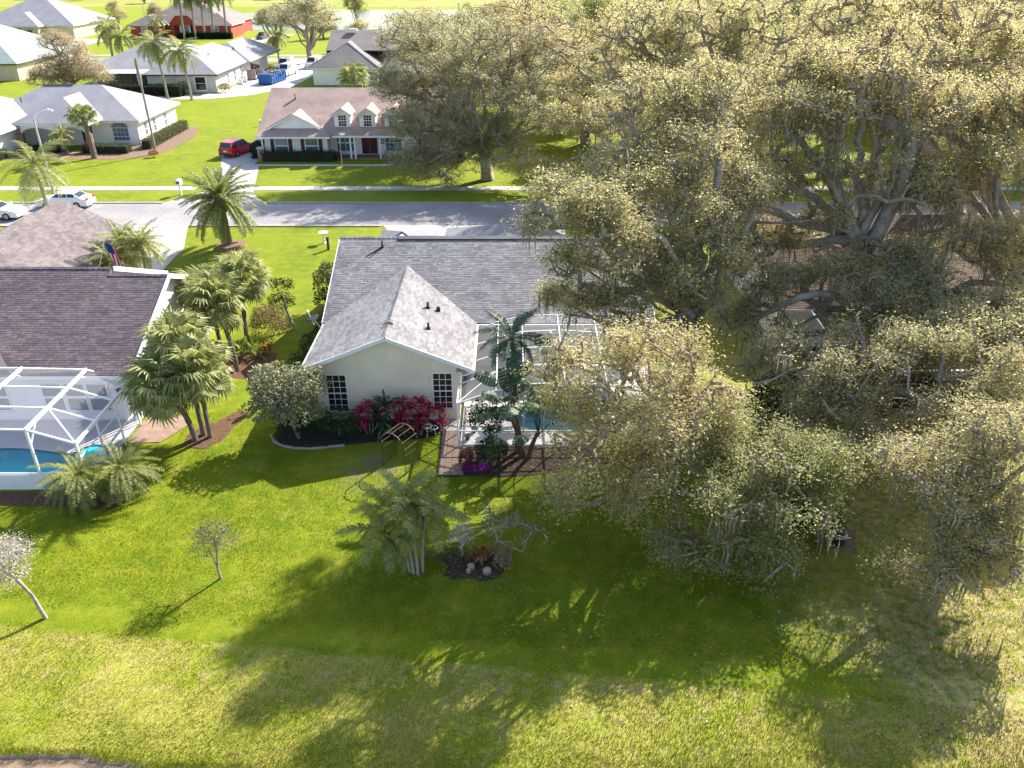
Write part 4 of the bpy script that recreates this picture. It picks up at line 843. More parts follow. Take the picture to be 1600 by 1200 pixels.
def oak(name, label, base, fork, lobes, seed, nclump=230, per=120, leaf=.16, r0=.45, mat='oak_leaf', moss=40, nlimb=6, nsec=40, spread=(.30, .30, .20), bare=.08, bark='bark', group='live oaks', zmin=-.5, shell=3.2, keep=.5):
    rng = np.random.default_rng(seed); B = np.array(base, float)
    lob = [tuple(np.array(l[:3]) - B) + tuple(l[3:]) for l in lobes]
    pos, par, tips = branch_graph(rng, (0, 0, -.1), np.array(fork) - B, lob, nlimb, nsec, nclump, shell=shell, zmin=zmin, keep=keep)
    tm = branch_mesh('trunk', pos, par, r0, .012 + leaf * .05); k = rng.random(len(tips)) > bare; T = pos[tips[k]]; rad = rng.uniform(.7, 1.35, len(T))
    cnt = np.maximum(8, (per * rad ** 2 * rng.uniform(.5, 1.4, len(T))).astype(int)); C = np.repeat(T, cnt, 0); rr = np.repeat(rad, cnt)[:, None]
    P = C + rng.normal(size=C.shape) * np.array(spread) * rr; P[:, 2] = np.maximum(P[:, 2], .15)
    cm = leaf_mesh('crown', P, leaf, rng, 1.15)
    mm = None
    if moss: ids = rng.choice(np.arange(len(pos) // 6, len(pos)), min(moss, len(pos) // 2), False); ids = ids[pos[ids][:, 2] > 1.8]; mm = moss_mesh('moss', pos[ids], rng)
    o = empty(name, base, label, 'tree', group); link('trunk', tm, bark, o); link('crown', cm, mat, o)
    if mm: tag(link('moss', mm, 'moss', o), kind='stuff')
    return o
def copy_tree(src, loc, rz, s, label, group=None, mat=None):
    r = src.copy(); COL.objects.link(r); r.location = loc; r.rotation_euler = (0, 0, rz); r.scale = (s[0], s[0], s[1]); r['label'] = label
    if group: r['group'] = group
    for ch in list(src.children):
        c = ch.copy(); COL.objects.link(c); c.parent = r
        if mat and ch.name.startswith('crown'): c.material_slots[0].link = 'OBJECT'; c.material_slots[0].material = MATS[mat]
    return r

OAKS = [   # label, base, fork, crown lobes (centre, radii), settings
 ('live oak reaching over the pool cage of the cream house', (8.7, 31.5, 0), (8.0, 30.2, 3.2),
  [(2.75,25.6,8.28,1.97,1.74,1.34),(5.02,26.2,8.37,2.09,1.86,1.46),(1.7,25.6,6.56,1.28,1.16,0.9),(4.15,25,6.91,2.09,1.97,1.46),(2.79,25.4,4.57,1.74,1.62,1.23),(6.03,25.6,5.16,1.86,1.62,1.23),(2.08,25,3.23,1.04,0.93,0.78),(4.23,24.6,3.22,1.39,1.16,0.9),(7.16,27,6.31,1.74,1.62,1.23),(4.8,25,4.41,1.51,1.39,1.12)],
  dict(seed=11, nclump=637, per=71, leaf=0.119, r0=.42, mat='oak_leaf_gold', moss=22, bare=.15, keep=.4)),
 ('live oak with dark low crown standing at the lawn edge', (10.4, 27.2, 0), (10.2, 26.4, 2.6),
  [(7.4,24.4,3.67,1.74,1.51,1.23),(9.64,25.6,4.44,1.97,1.74,1.34),(8.17,23.6,1.74,1.39,1.28,1.01),(10.36,24.4,3.07,1.86,1.62,1.23),(6.43,24,1.87,1.28,1.16,0.9),(12.15,26,4.17,1.62,1.51,1.12),(9.6,23.4,1.45,1.28,1.16,0.9),(8.5,26.5,4.58,1.74,1.51,1.23)],
  dict(seed=12, nclump=579, per=68, leaf=0.119, r0=.38, mat='oak_leaf_green', moss=60, bare=.15, keep=.4)),
 ('gnarled live oak with mossy limbs right of the brown roof', (16.2, 33.1, 0), (15.8, 32.2, 3.2),
  [(12.23,31,5.49,2.44,2.2,1.68),(14.67,30.5,6.21,2.67,2.44,1.9),(17.29,30,5.71,2.67,2.44,1.9),(19.51,30,6.46,2.44,2.2,1.68),(15.58,29,4.26,1.97,1.86,1.46),(18.03,28.5,4.25,1.97,1.86,1.34),(13.12,29.5,3.96,1.86,1.62,1.23),(20.68,29,5.18,1.86,1.62,1.23)],
  dict(seed=13, nclump=637, per=65, leaf=0.119, r0=.5, mat='oak_leaf', moss=70, bare=.15, keep=.4)),
 ('leaning live oak nearest the camera at lower right', (17.0, 24.3, 0), (16.4, 24.0, 2.4),
  [(15.48,23.6,5.09,1.86,1.74,1.34),(17.34,24.2,6.05,2.09,1.86,1.46),(16.31,22.2,3.63,1.62,1.39,1.12),(17.33,21.2,2.48,1.28,1.16,0.9),(13.8,22.2,1.89,0.81,0.7,0.56),(15.37,21.4,2.3,1.16,1.04,0.78),(18.02,23,3.85,1.62,1.51,1.12),(14.31,24.6,5.1,1.39,1.28,0.9)],
  dict(seed=14, nclump=521, per=62, leaf=0.114, r0=.42, mat='oak_leaf', moss=60, bare=.17, keep=.4)),
 ('tall live oak with twin trunks in front of the brown roof', (18.6, 37.4, 0), (18.6, 37.2, 4.6),
  [(17.61,36,6.56,1.9,1.7,1.4),(19.24,35,5.66,2.1,1.9,1.5),(16.48,35.5,5.09,1.4,1.3,1.0),(21.46,35,5.33,1.8,1.7,1.3),(12.38,37,6.15,1.3,1.2,1.0),(19.91,37,7.82,1.7,1.5,1.2),(13.51,37.5,6.97,1.3,1.1,0.9),(15.77,37.5,7.64,1.3,1.2,1.0),(11.1,36.5,5.33,1.4,1.3,1.0),(12.93,36,4.86,1.3,1.1,0.9)],
  dict(seed=15, nclump=850, per=62, leaf=.125, r0=.5, mat='oak_leaf', moss=60, bare=.15, keep=.55)),
 ('live oak spreading over right end of the cream house roof', (9.3, 36.6, 0), (9.0, 36.2, 6.2),
  [(3.32,32.8,12.04,1.5,1.4,1.1),(5.36,36.5,12.59,2.3,2.0,1.6),(8.17,38,13.41,2.5,2.3,1.8),(6.1,40,14.93,2.4,2.1,1.7),(2.48,35,9.18,1.2,1.1,0.9),(4.3,32.4,10.51,1.8,1.6,1.3),(7.6,36,10.97,2.3,2.1,1.6),(2.12,34.5,7.44,0.8,0.7,0.6),(4.67,33,7.81,1.5,1.3,1.1),(7.21,34,8.32,1.8,1.6,1.3),(10.33,38,11.62,2.3,2.1,1.6),(9.29,35.5,9.31,1.8,1.6,1.3),(9.33,41,15.21,2.3,2.1,1.7),(3.53,33.4,11.59,1.4,1.3,1.0),(6.04,34.5,9.35,1.8,1.6,1.3),(8.46,34,7.39,1.3,1.2,0.9),(5.63,32,6.4,1.1,1.0,0.8),(1.24,33.6,11.11,0.9,0.8,0.6),(2.71,34,9.23,1.3,1.2,0.9),(3.55,33,7.65,1.3,1.2,0.9),(5.26,32.4,6.37,1.3,1.2,0.9),(1.66,34.5,12.25,1.0,0.9,0.7)],
  dict(seed=16, nclump=1950, per=62, leaf=.125, r0=.62, mat='oak_leaf', moss=60, bare=.13, keep=.58)),
 ('massive moss-draped live oak rising behind the brown roof', (16.8, 39.6, 0), (17.8, 39.8, 8.5),
  [(14.55,42,13.82,2.5,2.3,1.8),(17.56,43,15.21,3.0,2.7,2.2),(20.62,42,14.13,2.8,2.6,2.0),(12.87,41,11.33,2.0,1.8,1.5),(15.78,40,12.21,1.5,1.4,1.1),(19.78,40,11.26,2.5,2.2,1.8),(15.51,45,15.72,2.4,2.2,1.7),(20.46,46,16.55,2.7,2.4,1.9),(12.37,40,8.45,1.6,1.4,1.1),(15.17,40,8.45,1.6,1.5,1.2),(19.03,38.5,7.61,2.0,1.8,1.4),(11.04,40,9.8,1.7,1.5,1.2),(11.33,38.5,7.27,1.6,1.4,1.1),(15.71,39.5,9.94,1.2,1.0,0.8)],
  dict(seed=17, nclump=1500, per=64, leaf=.135, r0=.75, mat='oak_leaf_gold', moss=170, bare=.13, keep=.6)),
 ('broad yellowish live oak at right edge in mid distance', (27.5, 39.5, 0), (26.8, 39.2, 6.0),
  [(21.82,40,10.78,2.6,2.3,1.8),(24.02,40,12.05,2.6,2.3,1.9),(22.19,38,8.12,2.7,2.4,1.9),(24.65,38,9.43,2.4,2.2,1.8),(23.48,36,6.56,2.3,2.1,1.6),(20.7,36,6.56,1.9,1.7,1.3),(24.32,43,14.28,2.8,2.5,2.0),(25.71,42,13.82,2.4,2.2,1.7),(22.6,43,13.32,2.3,2.1,1.7)],
  dict(seed=18, nclump=1150, per=64, leaf=.13, r0=.55, mat='oak_leaf_gold', moss=50, bare=.13, keep=.6)),
 ('tall live oak rising behind the one over the cream roof', (16.5, 65.5, 0), (16.5, 65.3, 7),
  [(9.7,66,15.53,3.8,3.4,2.7),(14.72,67,15.89,4.1,3.7,3.0),(19.33,66,15.98,4.1,3.7,2.9),(12.05,64,12.6,3.6,3.2,2.6),(17.3,64,13.05,3.6,3.2,2.6),(8.02,67,13.13,3.1,2.8,2.2)],
  dict(seed=22, nclump=820, per=62, leaf=.175, r0=.6, mat='oak_leaf', moss=30, bare=.12, keep=.7)),
 ('tall live oak behind the mossy giant at upper right', (30, 54, 0), (30, 53.6, 7),
  [(21.27,55,17.26,3.5,3.2,2.5),(25.29,55,17.26,3.5,3.2,2.5),(29.4,55,16.9,3.5,3.2,2.6),(30.73,52,15.0,3.2,2.9,2.3),(26.45,52,15.0,3.0,2.7,2.2),(22.99,53,14.88,2.8,2.5,2.0)],
  dict(seed=23, nclump=760, per=62, leaf=.16, r0=.6, mat='oak_leaf_gold', moss=30, bare=.12, keep=.7)),
 ('live oak at right edge between the near and far oaks', (24.4, 33.4, 0), (23.8, 33.2, 3.4),
  [(22.19,31,4.7,1.97,1.86,1.46),(21.02,33,6.57,1.97,1.74,1.34),(18.86,32,6.4,1.74,1.62,1.23),(23.33,34,6.44,2.09,1.86,1.46)],
  dict(seed=19, nclump=522, per=65, leaf=0.128, r0=.4, mat='oak_leaf', moss=40, bare=.15)),
 ('dark dense live oak shading right end of the dormer house', (-2.6, 85, 0), (-2.8, 85, 4),
  [(-9.69,89,9.75,4.64,4.18,3.25),(-4.65,90,12.75,5.8,5.22,4.03),(-7.95,86,5.78,4.64,4.18,3.25),(-2.61,86,8.3,6.03,5.45,4.26),(1.95,84,5.52,4.87,4.41,3.36),(-5.21,83,3.18,3.94,3.48,2.69),(0.0,90,11.51,5.45,4.87,3.81),(-7.16,82,1.35,2.55,2.32,1.79),(-1.28,81,3.0,3.36,3.02,2.35),(-10.8,92,13.49,3.71,3.36,2.58),(-11.3,84,5.2,2.9,2.6,2.2),(-10.2,82,2.6,2.6,2.3,1.8),(-11.8,88,9.0,3.0,2.8,2.2),(-10.68,88,8.0,3.7,3.3,2.6),(-6.53,84,4.57,3.6,3.2,2.6),(-2.58,83,4.77,3.7,3.4,2.7),(1.99,88,9.26,4.0,3.6,2.9)],
  dict(seed=20, nclump=2500, per=62, leaf=0.185, r0=.6, mat='oak_leaf_grey', moss=20, bare=.12, keep=.8)),
 ('golden live oak on the far verge left of the street gap', (11.5, 80, 0), (11.6, 80, 3.4),
  [(8.05,80,5.98,5.57,4.99,3.92),(14.29,81,7.29,6.5,5.8,4.48),(19.04,76,5.02,5.57,4.99,3.81),(11.88,75,3.49,4.87,4.29,3.36),(5.07,75,2.9,3.36,3.02,2.35),(23.32,80,7.47,5.34,4.76,3.7),(10.33,86,10.15,5.57,5.1,3.92),(17.37,86,10.75,5.57,4.99,3.92),(3.68,80,7.47,3.8,3.4,2.7),(4.24,77,3.91,3.3,3.0,2.4),(8.91,74,1.66,2.7,2.4,1.9),(16.34,73,2.52,3.2,2.9,2.3),(20.7,74,2.26,3.3,2.9,2.3),(5.29,90,13.36,4.8,4.3,3.4),(10.58,90,13.36,4.8,4.3,3.4),(1.37,94,14.26,4.5,4.0,3.2)],
  dict(seed=21, nclump=1362, per=69, leaf=0.185, r0=.6, mat='oak_leaf_gold', moss=15, bare=.15, keep=.66)),
]
for lab, base, fork, lobes, kw in OAKS: oak('live_oak_tree', lab, base, fork, lobes, **kw)

# three model crowns for the grove beyond; each copy is turned and scaled
def proto(seed, mat, nclump=330, per=85, leaf=.23, bare=.08, bark='bark', label='x'):
    return oak('live_oak_tree', label, (0, 0, 0), (.3, .2, 4.0), [(-2.6, 0, 8.2, 3.8, 3.6, 2.6), (2.6, .6, 8.6, 3.8, 3.6, 2.8), (0, -2.6, 7.6, 3.6, 3.4, 2.4), (.2, 2.4, 9.0, 3.6, 3.4, 2.6), (0, 0, 10.4, 3.2, 3.2, 2.2)], seed, nclump, per, leaf, .5, mat, 0, 5, 26, (.5, .5, .34), bare, bark, keep=.62)
pd = oak('live_oak_tree', 'bronze-leaved oak behind the white hip-roofed house', (-72, 139, 0), (-71.8, 139, 2.2), [(-74.6, 139, 4.0, 3.6, 3.4, 2.8), (-69.6, 139.4, 4.2, 3.6, 3.4, 2.8), (-72, 137.4, 3.4, 3.6, 3.2, 2.5), (-72, 140, 6.8, 3.4, 3.2, 2.6), (-73.4, 139, 8.6, 2.4, 2.4, 1.8), (-76.8, 139, 3.0, 2.4, 2.4, 1.8), (-67.4, 139, 3.2, 2.4, 2.4, 1.8)], 36, 560, 75, .2, .45, 'oak_leaf_bronze', 0, 6, 40, (.45, .45, .32), .1, 'bark', 'lone trees', keep=.75)
pa, pb, pc = proto(31, 'oak_leaf_gold'), proto(32, 'oak_leaf'), proto(33, 'oak_leaf_green')
grove = []
gr = random.Random(77)
for row, (y, x0, x1, st) in enumerate(((92, 24, 64, 9.5), (101, 6, 80, 10), (113, -2, 92, 10.5), (127, 2, 104, 11), (142, -4, 118, 12), (160, 0, 132, 13), (180, 8, 150, 14), (205, 4, 170, 15), (232, 14, 190, 15), (262, 40, 210, 16))):
    x = x0 + gr.uniform(-2, 2)
    while x < x1:
        grove.append((x + gr.uniform(-2, 2), y + gr.uniform(-3.5, 3.5), gr.uniform(0, 6.28), gr.uniform(.8, 1.35), gr.uniform(.78, 1.14) * (1.0 if y < 150 else 1.1), row)); x += st * gr.uniform(.85, 1.15)
GL = 'live oak in the dense grove filling the far upper right'
src = [pa, pb, pc]; mats = ['oak_leaf_gold', 'oak_leaf', 'oak_leaf_green', 'oak_leaf_green', 'oak_leaf_gold', 'oak_leaf_grey', 'oak_leaf', 'oak_leaf_bronze']
for i, (x, y, rz, s, sz, row) in enumerate(grove):
    p = src[i % 3]
    if i < 3: p.location = (x, y, 0); p.rotation_euler = (0, 0, rz); p.scale = (s, s, sz); p['label'] = GL; p['group'] = 'grove of live oaks at upper right'
    else: copy_tree(p, (x, y, 0), rz, (s, sz), GL, 'grove of live oaks at upper right', gr.choice(mats))
LONE = [((-43.0, 183, 0), 1.2, (1.35, 1.12), 'oak with tall bare trunk on lawn beyond the white vans', 'oak_leaf_grey', pb),
        ((-55.5, 205, 0), 2.2, (.95, .8), 'dark oak on far lawn left of the tall bare-trunked oak', 'oak_leaf_grey', pc), ((-36, 203, 0), 3.0, (.8, .7), 'olive oak right of the tall oak beyond the vans', 'oak_leaf', pd),
        ((-51, 236, 0), .3, (.62, .75), 'dark conical tree at the pond shore', 'oak_leaf_green', pd), ((-43.5, 246, 0), 1.3, (.6, .95), 'narrow dark tree standing before the bright pond', 'oak_leaf_green', pc),
        ((-19, 181, 0), 2.6, (1.0, .9), 'oak behind the grey-brown house beside the dark oak', 'oak_leaf', pa), ((-8, 190, 0), 4.2, (1.1, .95), 'oak far behind the grey-brown house at its right end', 'oak_leaf_green', pb),
        ((-128, 286, 0), 1.9, (.8, .7), 'tree at top left behind the cream house', 'oak_leaf', pd), ((-112, 296, 0), 3.9, (.9, .6), 'tree beyond the red house at the field edge', 'oak_leaf_green', pd), ((-146, 232, 0), .9, (.55, .75), 'bare brownish tree at the top left corner', 'oak_leaf_bronze', pb),
        ((-106, 262, 0), 5.0, (.42, .62), 'thin tree on bright lawn left of the red house', 'oak_leaf_bronze', pa), ((13.5, 96, 0), 2.0, (.9, 1.0), 'pale oak behind the golden verge oak', 'oak_leaf_gold', pa), ((-5, 100, 0), 3.3, (1.1, 1.12), 'grey-green oak rising behind the dark dense oak', 'oak_leaf', pb), ((-11, 128, 0), 1.4, (1.05, 1.1), 'oak between the dormer house and the grey-brown house', 'oak_leaf_grey', pc), ((22, 77.8, 0), 4.0, (.9, .95), 'oak on the far verge right of the golden oak', 'oak_leaf_gold', pc), ((36, 80, 0), 2.0, (1.0, 1.05), 'oak on the far verge behind the mossy giant', 'oak_leaf', pa), ((41, 70, 0), .7, (1.0, 1.0), 'oak at the right edge beside the street', 'oak_leaf_gold', pb)]
for loc, rz, s, lab, mt, p in LONE: copy_tree(p, loc, rz, s, lab, 'lone trees', mt)
FARL = 'small tree in the hedgerow along the far field edge'
for i in range(34):
    copy_tree(src[i % 3], (-330 + i * 21 + gr.uniform(-7, 7), 395 + gr.uniform(-12, 60), 0), gr.uniform(0, 6), (gr.uniform(.5, 1.0), gr.uniform(.3, .6)), FARL, 'field hedgerow', gr.choice(['oak_leaf_green', 'oak_leaf', 'shrub_dark']))

# ------------------------------------------------------------------ palms
FR = {}
def feather(L=2.2, n=26, ll=.45, droop=.5, seed=0, w=.045, v=.35, key=None):
    k = ('f', L, n, ll, droop, seed, w)
    if k in FR: return FR[k]
    rng = np.random.default_rng(seed); m = MB(); t = np.linspace(0, 1, 9)
    def P(s): return np.array([L * (s - .12 * s * s), 0, L * (.18 * s - droop * s * s)])
    m.tube([P(s) for s in t], [.022 * (1 - .8 * s) for s in t], 4, False)
    for i in range(n):
        s = .14 + .84 * i / (n - 1); p = P(s); d = P(min(1, s + .02)) - P(s - .02); d /= np.linalg.norm(d); l = ll * (math.sin(math.pi * (.12 + .8 * s)) ** .6) * rng.uniform(.85, 1.1)
        for sg in (-1, 1):
            dr = d * .55 + np.array([0, sg, 0]) * .85 + np.array([0, 0, v * rng.uniform(-.2, 1)]); dr /= np.linalg.norm(dr); e = p + dr * l; e[2] -= l * .35 * rng.uniform(.5, 1.4); mid = p + dr * l * .5 + np.array([0, 0, .02]); b = d * w * .5
            m.face(p - b, p + b, mid + b * 1.1, mid - b * 1.1); m.face(mid - b * 1.1, mid + b * 1.1, e)
    FR[k] = m.mesh('frond'); return FR[k]
def fan(lp=.9, r=.62, n=22, seed=0, droop=.35):
    k = ('p', lp, r, n, seed)
    if k in FR: return FR[k]
    rng = np.random.default_rng(seed); m = MB(); m.tube([(0, 0, 0), (lp * .5, 0, .06), (lp, 0, .02)], [.022, .016, .012], 4, False); c = Vector((lp, 0, .02)); A = R(150)
    for i in range(n):
        a = -A + 2 * A * (i + .5) / n; h = A / n * 1.15; f = .10 * (1 if i % 2 else -1); rr = r * (1 - .12 * abs(a) / A) * rng.uniform(.8, 1.12)
        def q(an, d, z): return c + Vector((math.cos(an) * d, math.sin(an) * d, z))
        z1 = .05 * math.cos(a * .5); zt = -droop * rr * rng.uniform(.5, 1.4)
        m.face(c, q(a - h, rr * .6, z1 - f * .1), q(a, rr * .62, z1 + .03), q(a + h, rr * .6, z1 - f * .1)); m.face(q(a - h, rr * .6, z1 - f * .1), q(a, rr * 1.05, zt), q(a + h, rr * .6, z1 - f * .1), q(a, rr * .62, z1 + .03))
    FR[k] = m.mesh('leaf'); return FR[k]
def palm(name, label, base, h, nf, kind='feather', fl=2.2, ll=.45, droop=.5, tr=.16, lean=(0, 0), mat='palm_leaf', el=(-35, 70), seed=0, tops=None, trunkmat='palm_bark', group=None, boot=0, dead=0, fmat2=None, w=.05, nl=24, cat='palm tree'):
    rng = random.Random(seed); o = empty(name, base, label, cat, group); H = Vector((lean[0], lean[1], h)); m = MB()
    pts = [Vector((lean[0] * t * t, lean[1] * t * t, h * t - (.15 if t == 0 else 0))) for t in np.linspace(0, 1, 12)]
    m.tube(pts, [tr * (1.25 if i == 0 else 1) * (1 + .05 * (-1) ** i) * (1 - .2 * i / 11) for i in range(12)], 8)
    if boot: m.tube([H - Vector((0, 0, boot)), H - Vector((0, 0, boot * .4)), H + Vector((0, 0, .15))], [tr * 1.2, tr * 1.9, tr * 1.1], 9)
    link('trunk', m.mesh('trunk'), trunkmat, o)
    for i in range(nf):
        t = (i + .5) / nf; e = el[1] + (el[0] - el[1]) * t ** .85 + rng.uniform(-8, 8); az = i * 2.39996 + rng.uniform(-.25, .25); sd = i % 3
        if kind == 'feather': me = feather(fl, nl, ll, droop, sd, w); nm = 'frond'
        else: me = fan(fl, ll, 22, sd, droop); nm = 'leaf'
        ma = 'palm_dead' if dead and t > 1 - dead else (fmat2 if fmat2 and rng.random() < .35 else mat); c = bpy.data.objects.new(nm, me); COL.objects.link(c); c.parent = o
        if not len(me.materials): me.materials.append(MATS[mat])
        c.material_slots[0].link = 'OBJECT'; c.material_slots[0].material = MATS[ma]
        c.location = H + Vector((math.cos(az), math.sin(az), 0)) * tr * .5 + Vector((0, 0, -.25 * t * (boot or .4))); c.rotation_euler = (rng.uniform(-.25, .25), -R(e), az); s = rng.uniform(.85, 1.12); c.scale = (s, s, s)
    return o
palm('date_palm', 'date palm with yellow flower stalks on mulch mound by the street', (-23.2, 63.3, .1), 3.9, 72, fl=3.4, ll=.5, droop=.48, tr=.33, lean=(-.1, 0), mat='palm_leaf', el=(-38, 80), seed=1, boot=1.1, w=.065, nl=38, fmat2='palm_leaf_olive')
d = bpy.data.objects['date_palm']; rng = np.random.default_rng(3); A = np.tile([[-.1, 0, 4.3]], (60, 1)) + rng.normal(size=(60, 3)) * .15
dd = rng.normal(size=(60, 3)) * .5 + [.5, -.3, .7]; link('flower_stalk', blades_mesh('flower_stalk', A, dd, rng.uniform(.6, 1.2, 60), np.full(60, .06), rng, .4), leafmat('palm_flower', (.62, .40, .04), (.5, .34, .05), .3, .3), d)
m = MB(); n = 22
for r0_, r1_, z0_, z1_ in ((1.25, 1.15, 0, .26), (1.15, .001, .26, .34)):
    for j in range(n): a, b = 2 * math.pi * j / n, 2 * math.pi * (j + 1) / n; m.face((r0_ * math.cos(a), r0_ * math.sin(a), z0_), (r0_ * math.cos(b), r0_ * math.sin(b), z0_), (r1_ * math.cos(b), r1_ * math.sin(b), z1_), (r1_ * math.cos(a), r1_ * math.sin(a), z1_))
o = link('planter_ring', m.mesh('planter_ring'), 'mulch_tan', None, (-23.0, 63.3, 0)); tag(o, 'round raised mulch bed at foot of the date palm', 'planter')
FP = dict(kind='fan', fl=1.15, ll=.80, droop=.42, mat='palm_leaf_grey', fmat2='palm_leaf_olive', el=(-48, 82))
palm('fan_palm', 'tall fan palm leaning left between the two houses', (-15.9, 41.3, 0), 3.9, 44, tr=.15, lean=(-1.0, .9), seed=2, dead=.08, group='fan palms by the left house', **FP)
palm('fan_palm', 'fan palm with straight trunk beside the gold round bush', (-16.1, 44.2, 0), 4.3, 44, tr=.15, lean=(.1, .5), seed=3, dead=.06, group='fan palms by the left house', **FP)
palm('fan_palm', 'fan palm left of the pair nearest white gable wall', (-17.6, 43.8, 0), 3.7, 36, tr=.14, lean=(-.5, .3), seed=4, group='fan palms by the left house', **FP)
palm('fan_palm', 'fan palm with crown closest to pool cage corner', (-15.75, 33.8, 0), 3.0, 42, tr=.15, lean=(-1.1, .2), seed=5, dead=.1, group='fan palms by the pool cage', **FP)
palm('fan_palm', 'fan palm upright on red mulch near the paver patio', (-15.1, 34.1, 0), 3.6, 38, tr=.13, lean=(-.1, .3), seed=6, dead=.05, group='fan palms by the pool cage', **FP)
palm('fan_palm', 'fan palm leaning back in the mulch clump by the patio', (-15.5, 34.3, 0), 4.4, 42, tr=.14, lean=(-.9, 1.4), seed=7, dead=.08, group='fan palms by the pool cage', **FP)
for i, (dx, dy, ln, lab) in enumerate(((0, 0, (-.75, -.2), 'pygmy date palm stem leaning over the left pool cage'), (.25, .1, (.55, .25), 'pygmy date palm stem leaning away from the left pool cage'))):
    palm('pygmy_date_palm', lab, (-18.05 + dx, 28.9 + dy, 0), 1.45, 60, fl=1.6, ll=.3, droop=.8, tr=.12, lean=ln, mat='palm_leaf_olive', fmat2='palm_leaf_yellow', el=(-45, 70), seed=10 + i, nl=26, w=.03, dead=.06, group='pygmy date palms')
for i, (dx, dy, h, ln) in enumerate(((0, 0, 2.8, (-.9, .4)), (.18, -.06, 3.1, (-.45, .8)), (.35, .1, 2.5, (.2, .6)), (-.15, .1, 2.0, (-.9, -.1)))):
    palm('areca_palm', ('yellowish palm stem leaning left in lawn island', 'tallest palm stem in the lawn island', 'palm stem on right of the lawn island clump', 'shortest palm stem with dark drooping fronds in lawn island')[i], (-3.85 + dx, 24.1 + dy, 0), h, 14, fl=1.6, ll=.42, droop=.62, tr=.06, lean=ln, mat=('palm_leaf_yellow', 'palm_leaf_olive', 'palm_leaf_olive', 'palm_leaf')[i], fmat2='palm_leaf_yellow', el=(-40, 80), seed=20 + i, nl=24, w=.05, trunkmat='bark_pale', dead=.12 if i == 1 else 0, group='palm clump in lawn island')
QP = dict(fl=2.6, ll=.6, droop=.6, mat='palm_leaf_grey', fmat2='palm_leaf', w=.05, nl=30, trunkmat='bark_pale')
palm('queen_palm', 'queen palm with drooping crown cut by the left edge', (-37.3, 63.5, 0), 6.6, 24, tr=.17, lean=(-.2, .2), seed=30, el=(-50, 70), **{**QP, 'fl': 3.2, 'll': .75})
for i, (x, y, h, lab) in enumerate(((-55.7, 136.3, 8.6, 'queen palm left of pair before pale grey house'), (-51.6, 135.7, 7.6, 'queen palm right of pair before pale grey house'))): palm('queen_palm', lab, (x, y, 0), h, 26, tr=.22, lean=(-.8, .4), seed=31 + i, el=(-50, 65), **{**QP, 'fl': 3.6, 'll': .9, 'w': .09})
for i, (x, y, h) in enumerate(((-86, 186, 6.5), (-82.5, 183, 5.5), (-89, 192, 7))): palm('queen_palm', ('queen palm clump middle stem behind bronze oak', 'queen palm clump right stem behind bronze oak', 'queen palm clump left stem behind bronze oak')[i], (x, y, 0), h, 18, tr=.25, lean=(.3, 0), seed=35 + i, el=(-45, 65), **{**QP, 'fl': 3.8, 'll': 1.0, 'w': .12})
for i, x in enumerate((-88.5, -85.6, -83.2, -80.8, -77.5)): palm('royal_palm', ('first', 'second', 'third', 'fourth', 'fifth')[i] + ' from left in row of tall palms before red house', (x, 235.5 + i * .5, 0), (11, 10.4, 11.2, 10.2, 11.5)[i], 18, tr=.32, lean=(.4, 0), seed=40 + i, el=(-45, 70), group='palm row before the red house', **{**QP, 'fl': 4.0, 'll': 1.1, 'w': .14, 'nl': 22, 'mat': 'palm_leaf'})
palm('queen_palm', 'small palm beside entry of the red house', (-95, 235, 0), 5.0, 16, tr=.22, seed=46, el=(-40, 65), **{**QP, 'fl': 3.2, 'll': .9, 'w': .12, 'nl': 22})
palm('queen_palm', 'palm beside the dumpster driveway in orange pot bed', (-49.8, 184, 0), 5.2, 18, tr=.2, seed=47, el=(-50, 65), **{**QP, 'fl': 3.0, 'll': .9, 'w': .12, 'nl': 22, 'mat': 'palm_leaf_olive'})
palm('sabal_palm', 'sabal palm with stout booted trunk before the arched entry', (-48.7, 95.0, 0), 4.6, 26, kind='fan', fl=1.0, ll=.85, droop=.5, tr=.36, lean=(-.5, .6), mat='palm_leaf_olive', el=(-30, 70), seed=48, trunkmat='palm_bark')
palm('pygmy_date_palm', 'small grey-green palm beside stone column of white house', (-52.4, 96.4, 0), 2.4, 26, fl=1.7, ll=.4, droop=.6, tr=.1, lean=(-.5, .3), mat='palm_leaf_grey', el=(-40, 75), seed=49, nl=22, w=.06)
palm('dying_palm', 'tall thin palm trunk with single spear at corner of white house', (-42.4, 97.2, 0), 9.3, 5, fl=1.6, ll=.2, droop=.1, tr=.15, lean=(-.2, .2), mat='palm_leaf_olive', el=(80, 88), seed=50, trunkmat='bark_pale', nl=18, w=.05, boot=1.6)
for i, (x, y, h) in enumerate(((-26.6, 50.6, 3.4), (-25.2, 52.2, 4.0), (-27.0, 53.2, 3.6))): palm('pygmy_date_palm', ('left palm of the trio in front of left house', 'right palm of the trio in front of left house', 'rear palm of the trio in front of left house')[i], (x, y, 0), h, 40, fl=2.0, ll=.42, droop=.55, tr=.1, lean=(.1, .1), mat='palm_leaf_grey', fmat2='palm_leaf', el=(-45, 75), seed=52 + i, nl=26, w=.045, group='palm trio by the flag')
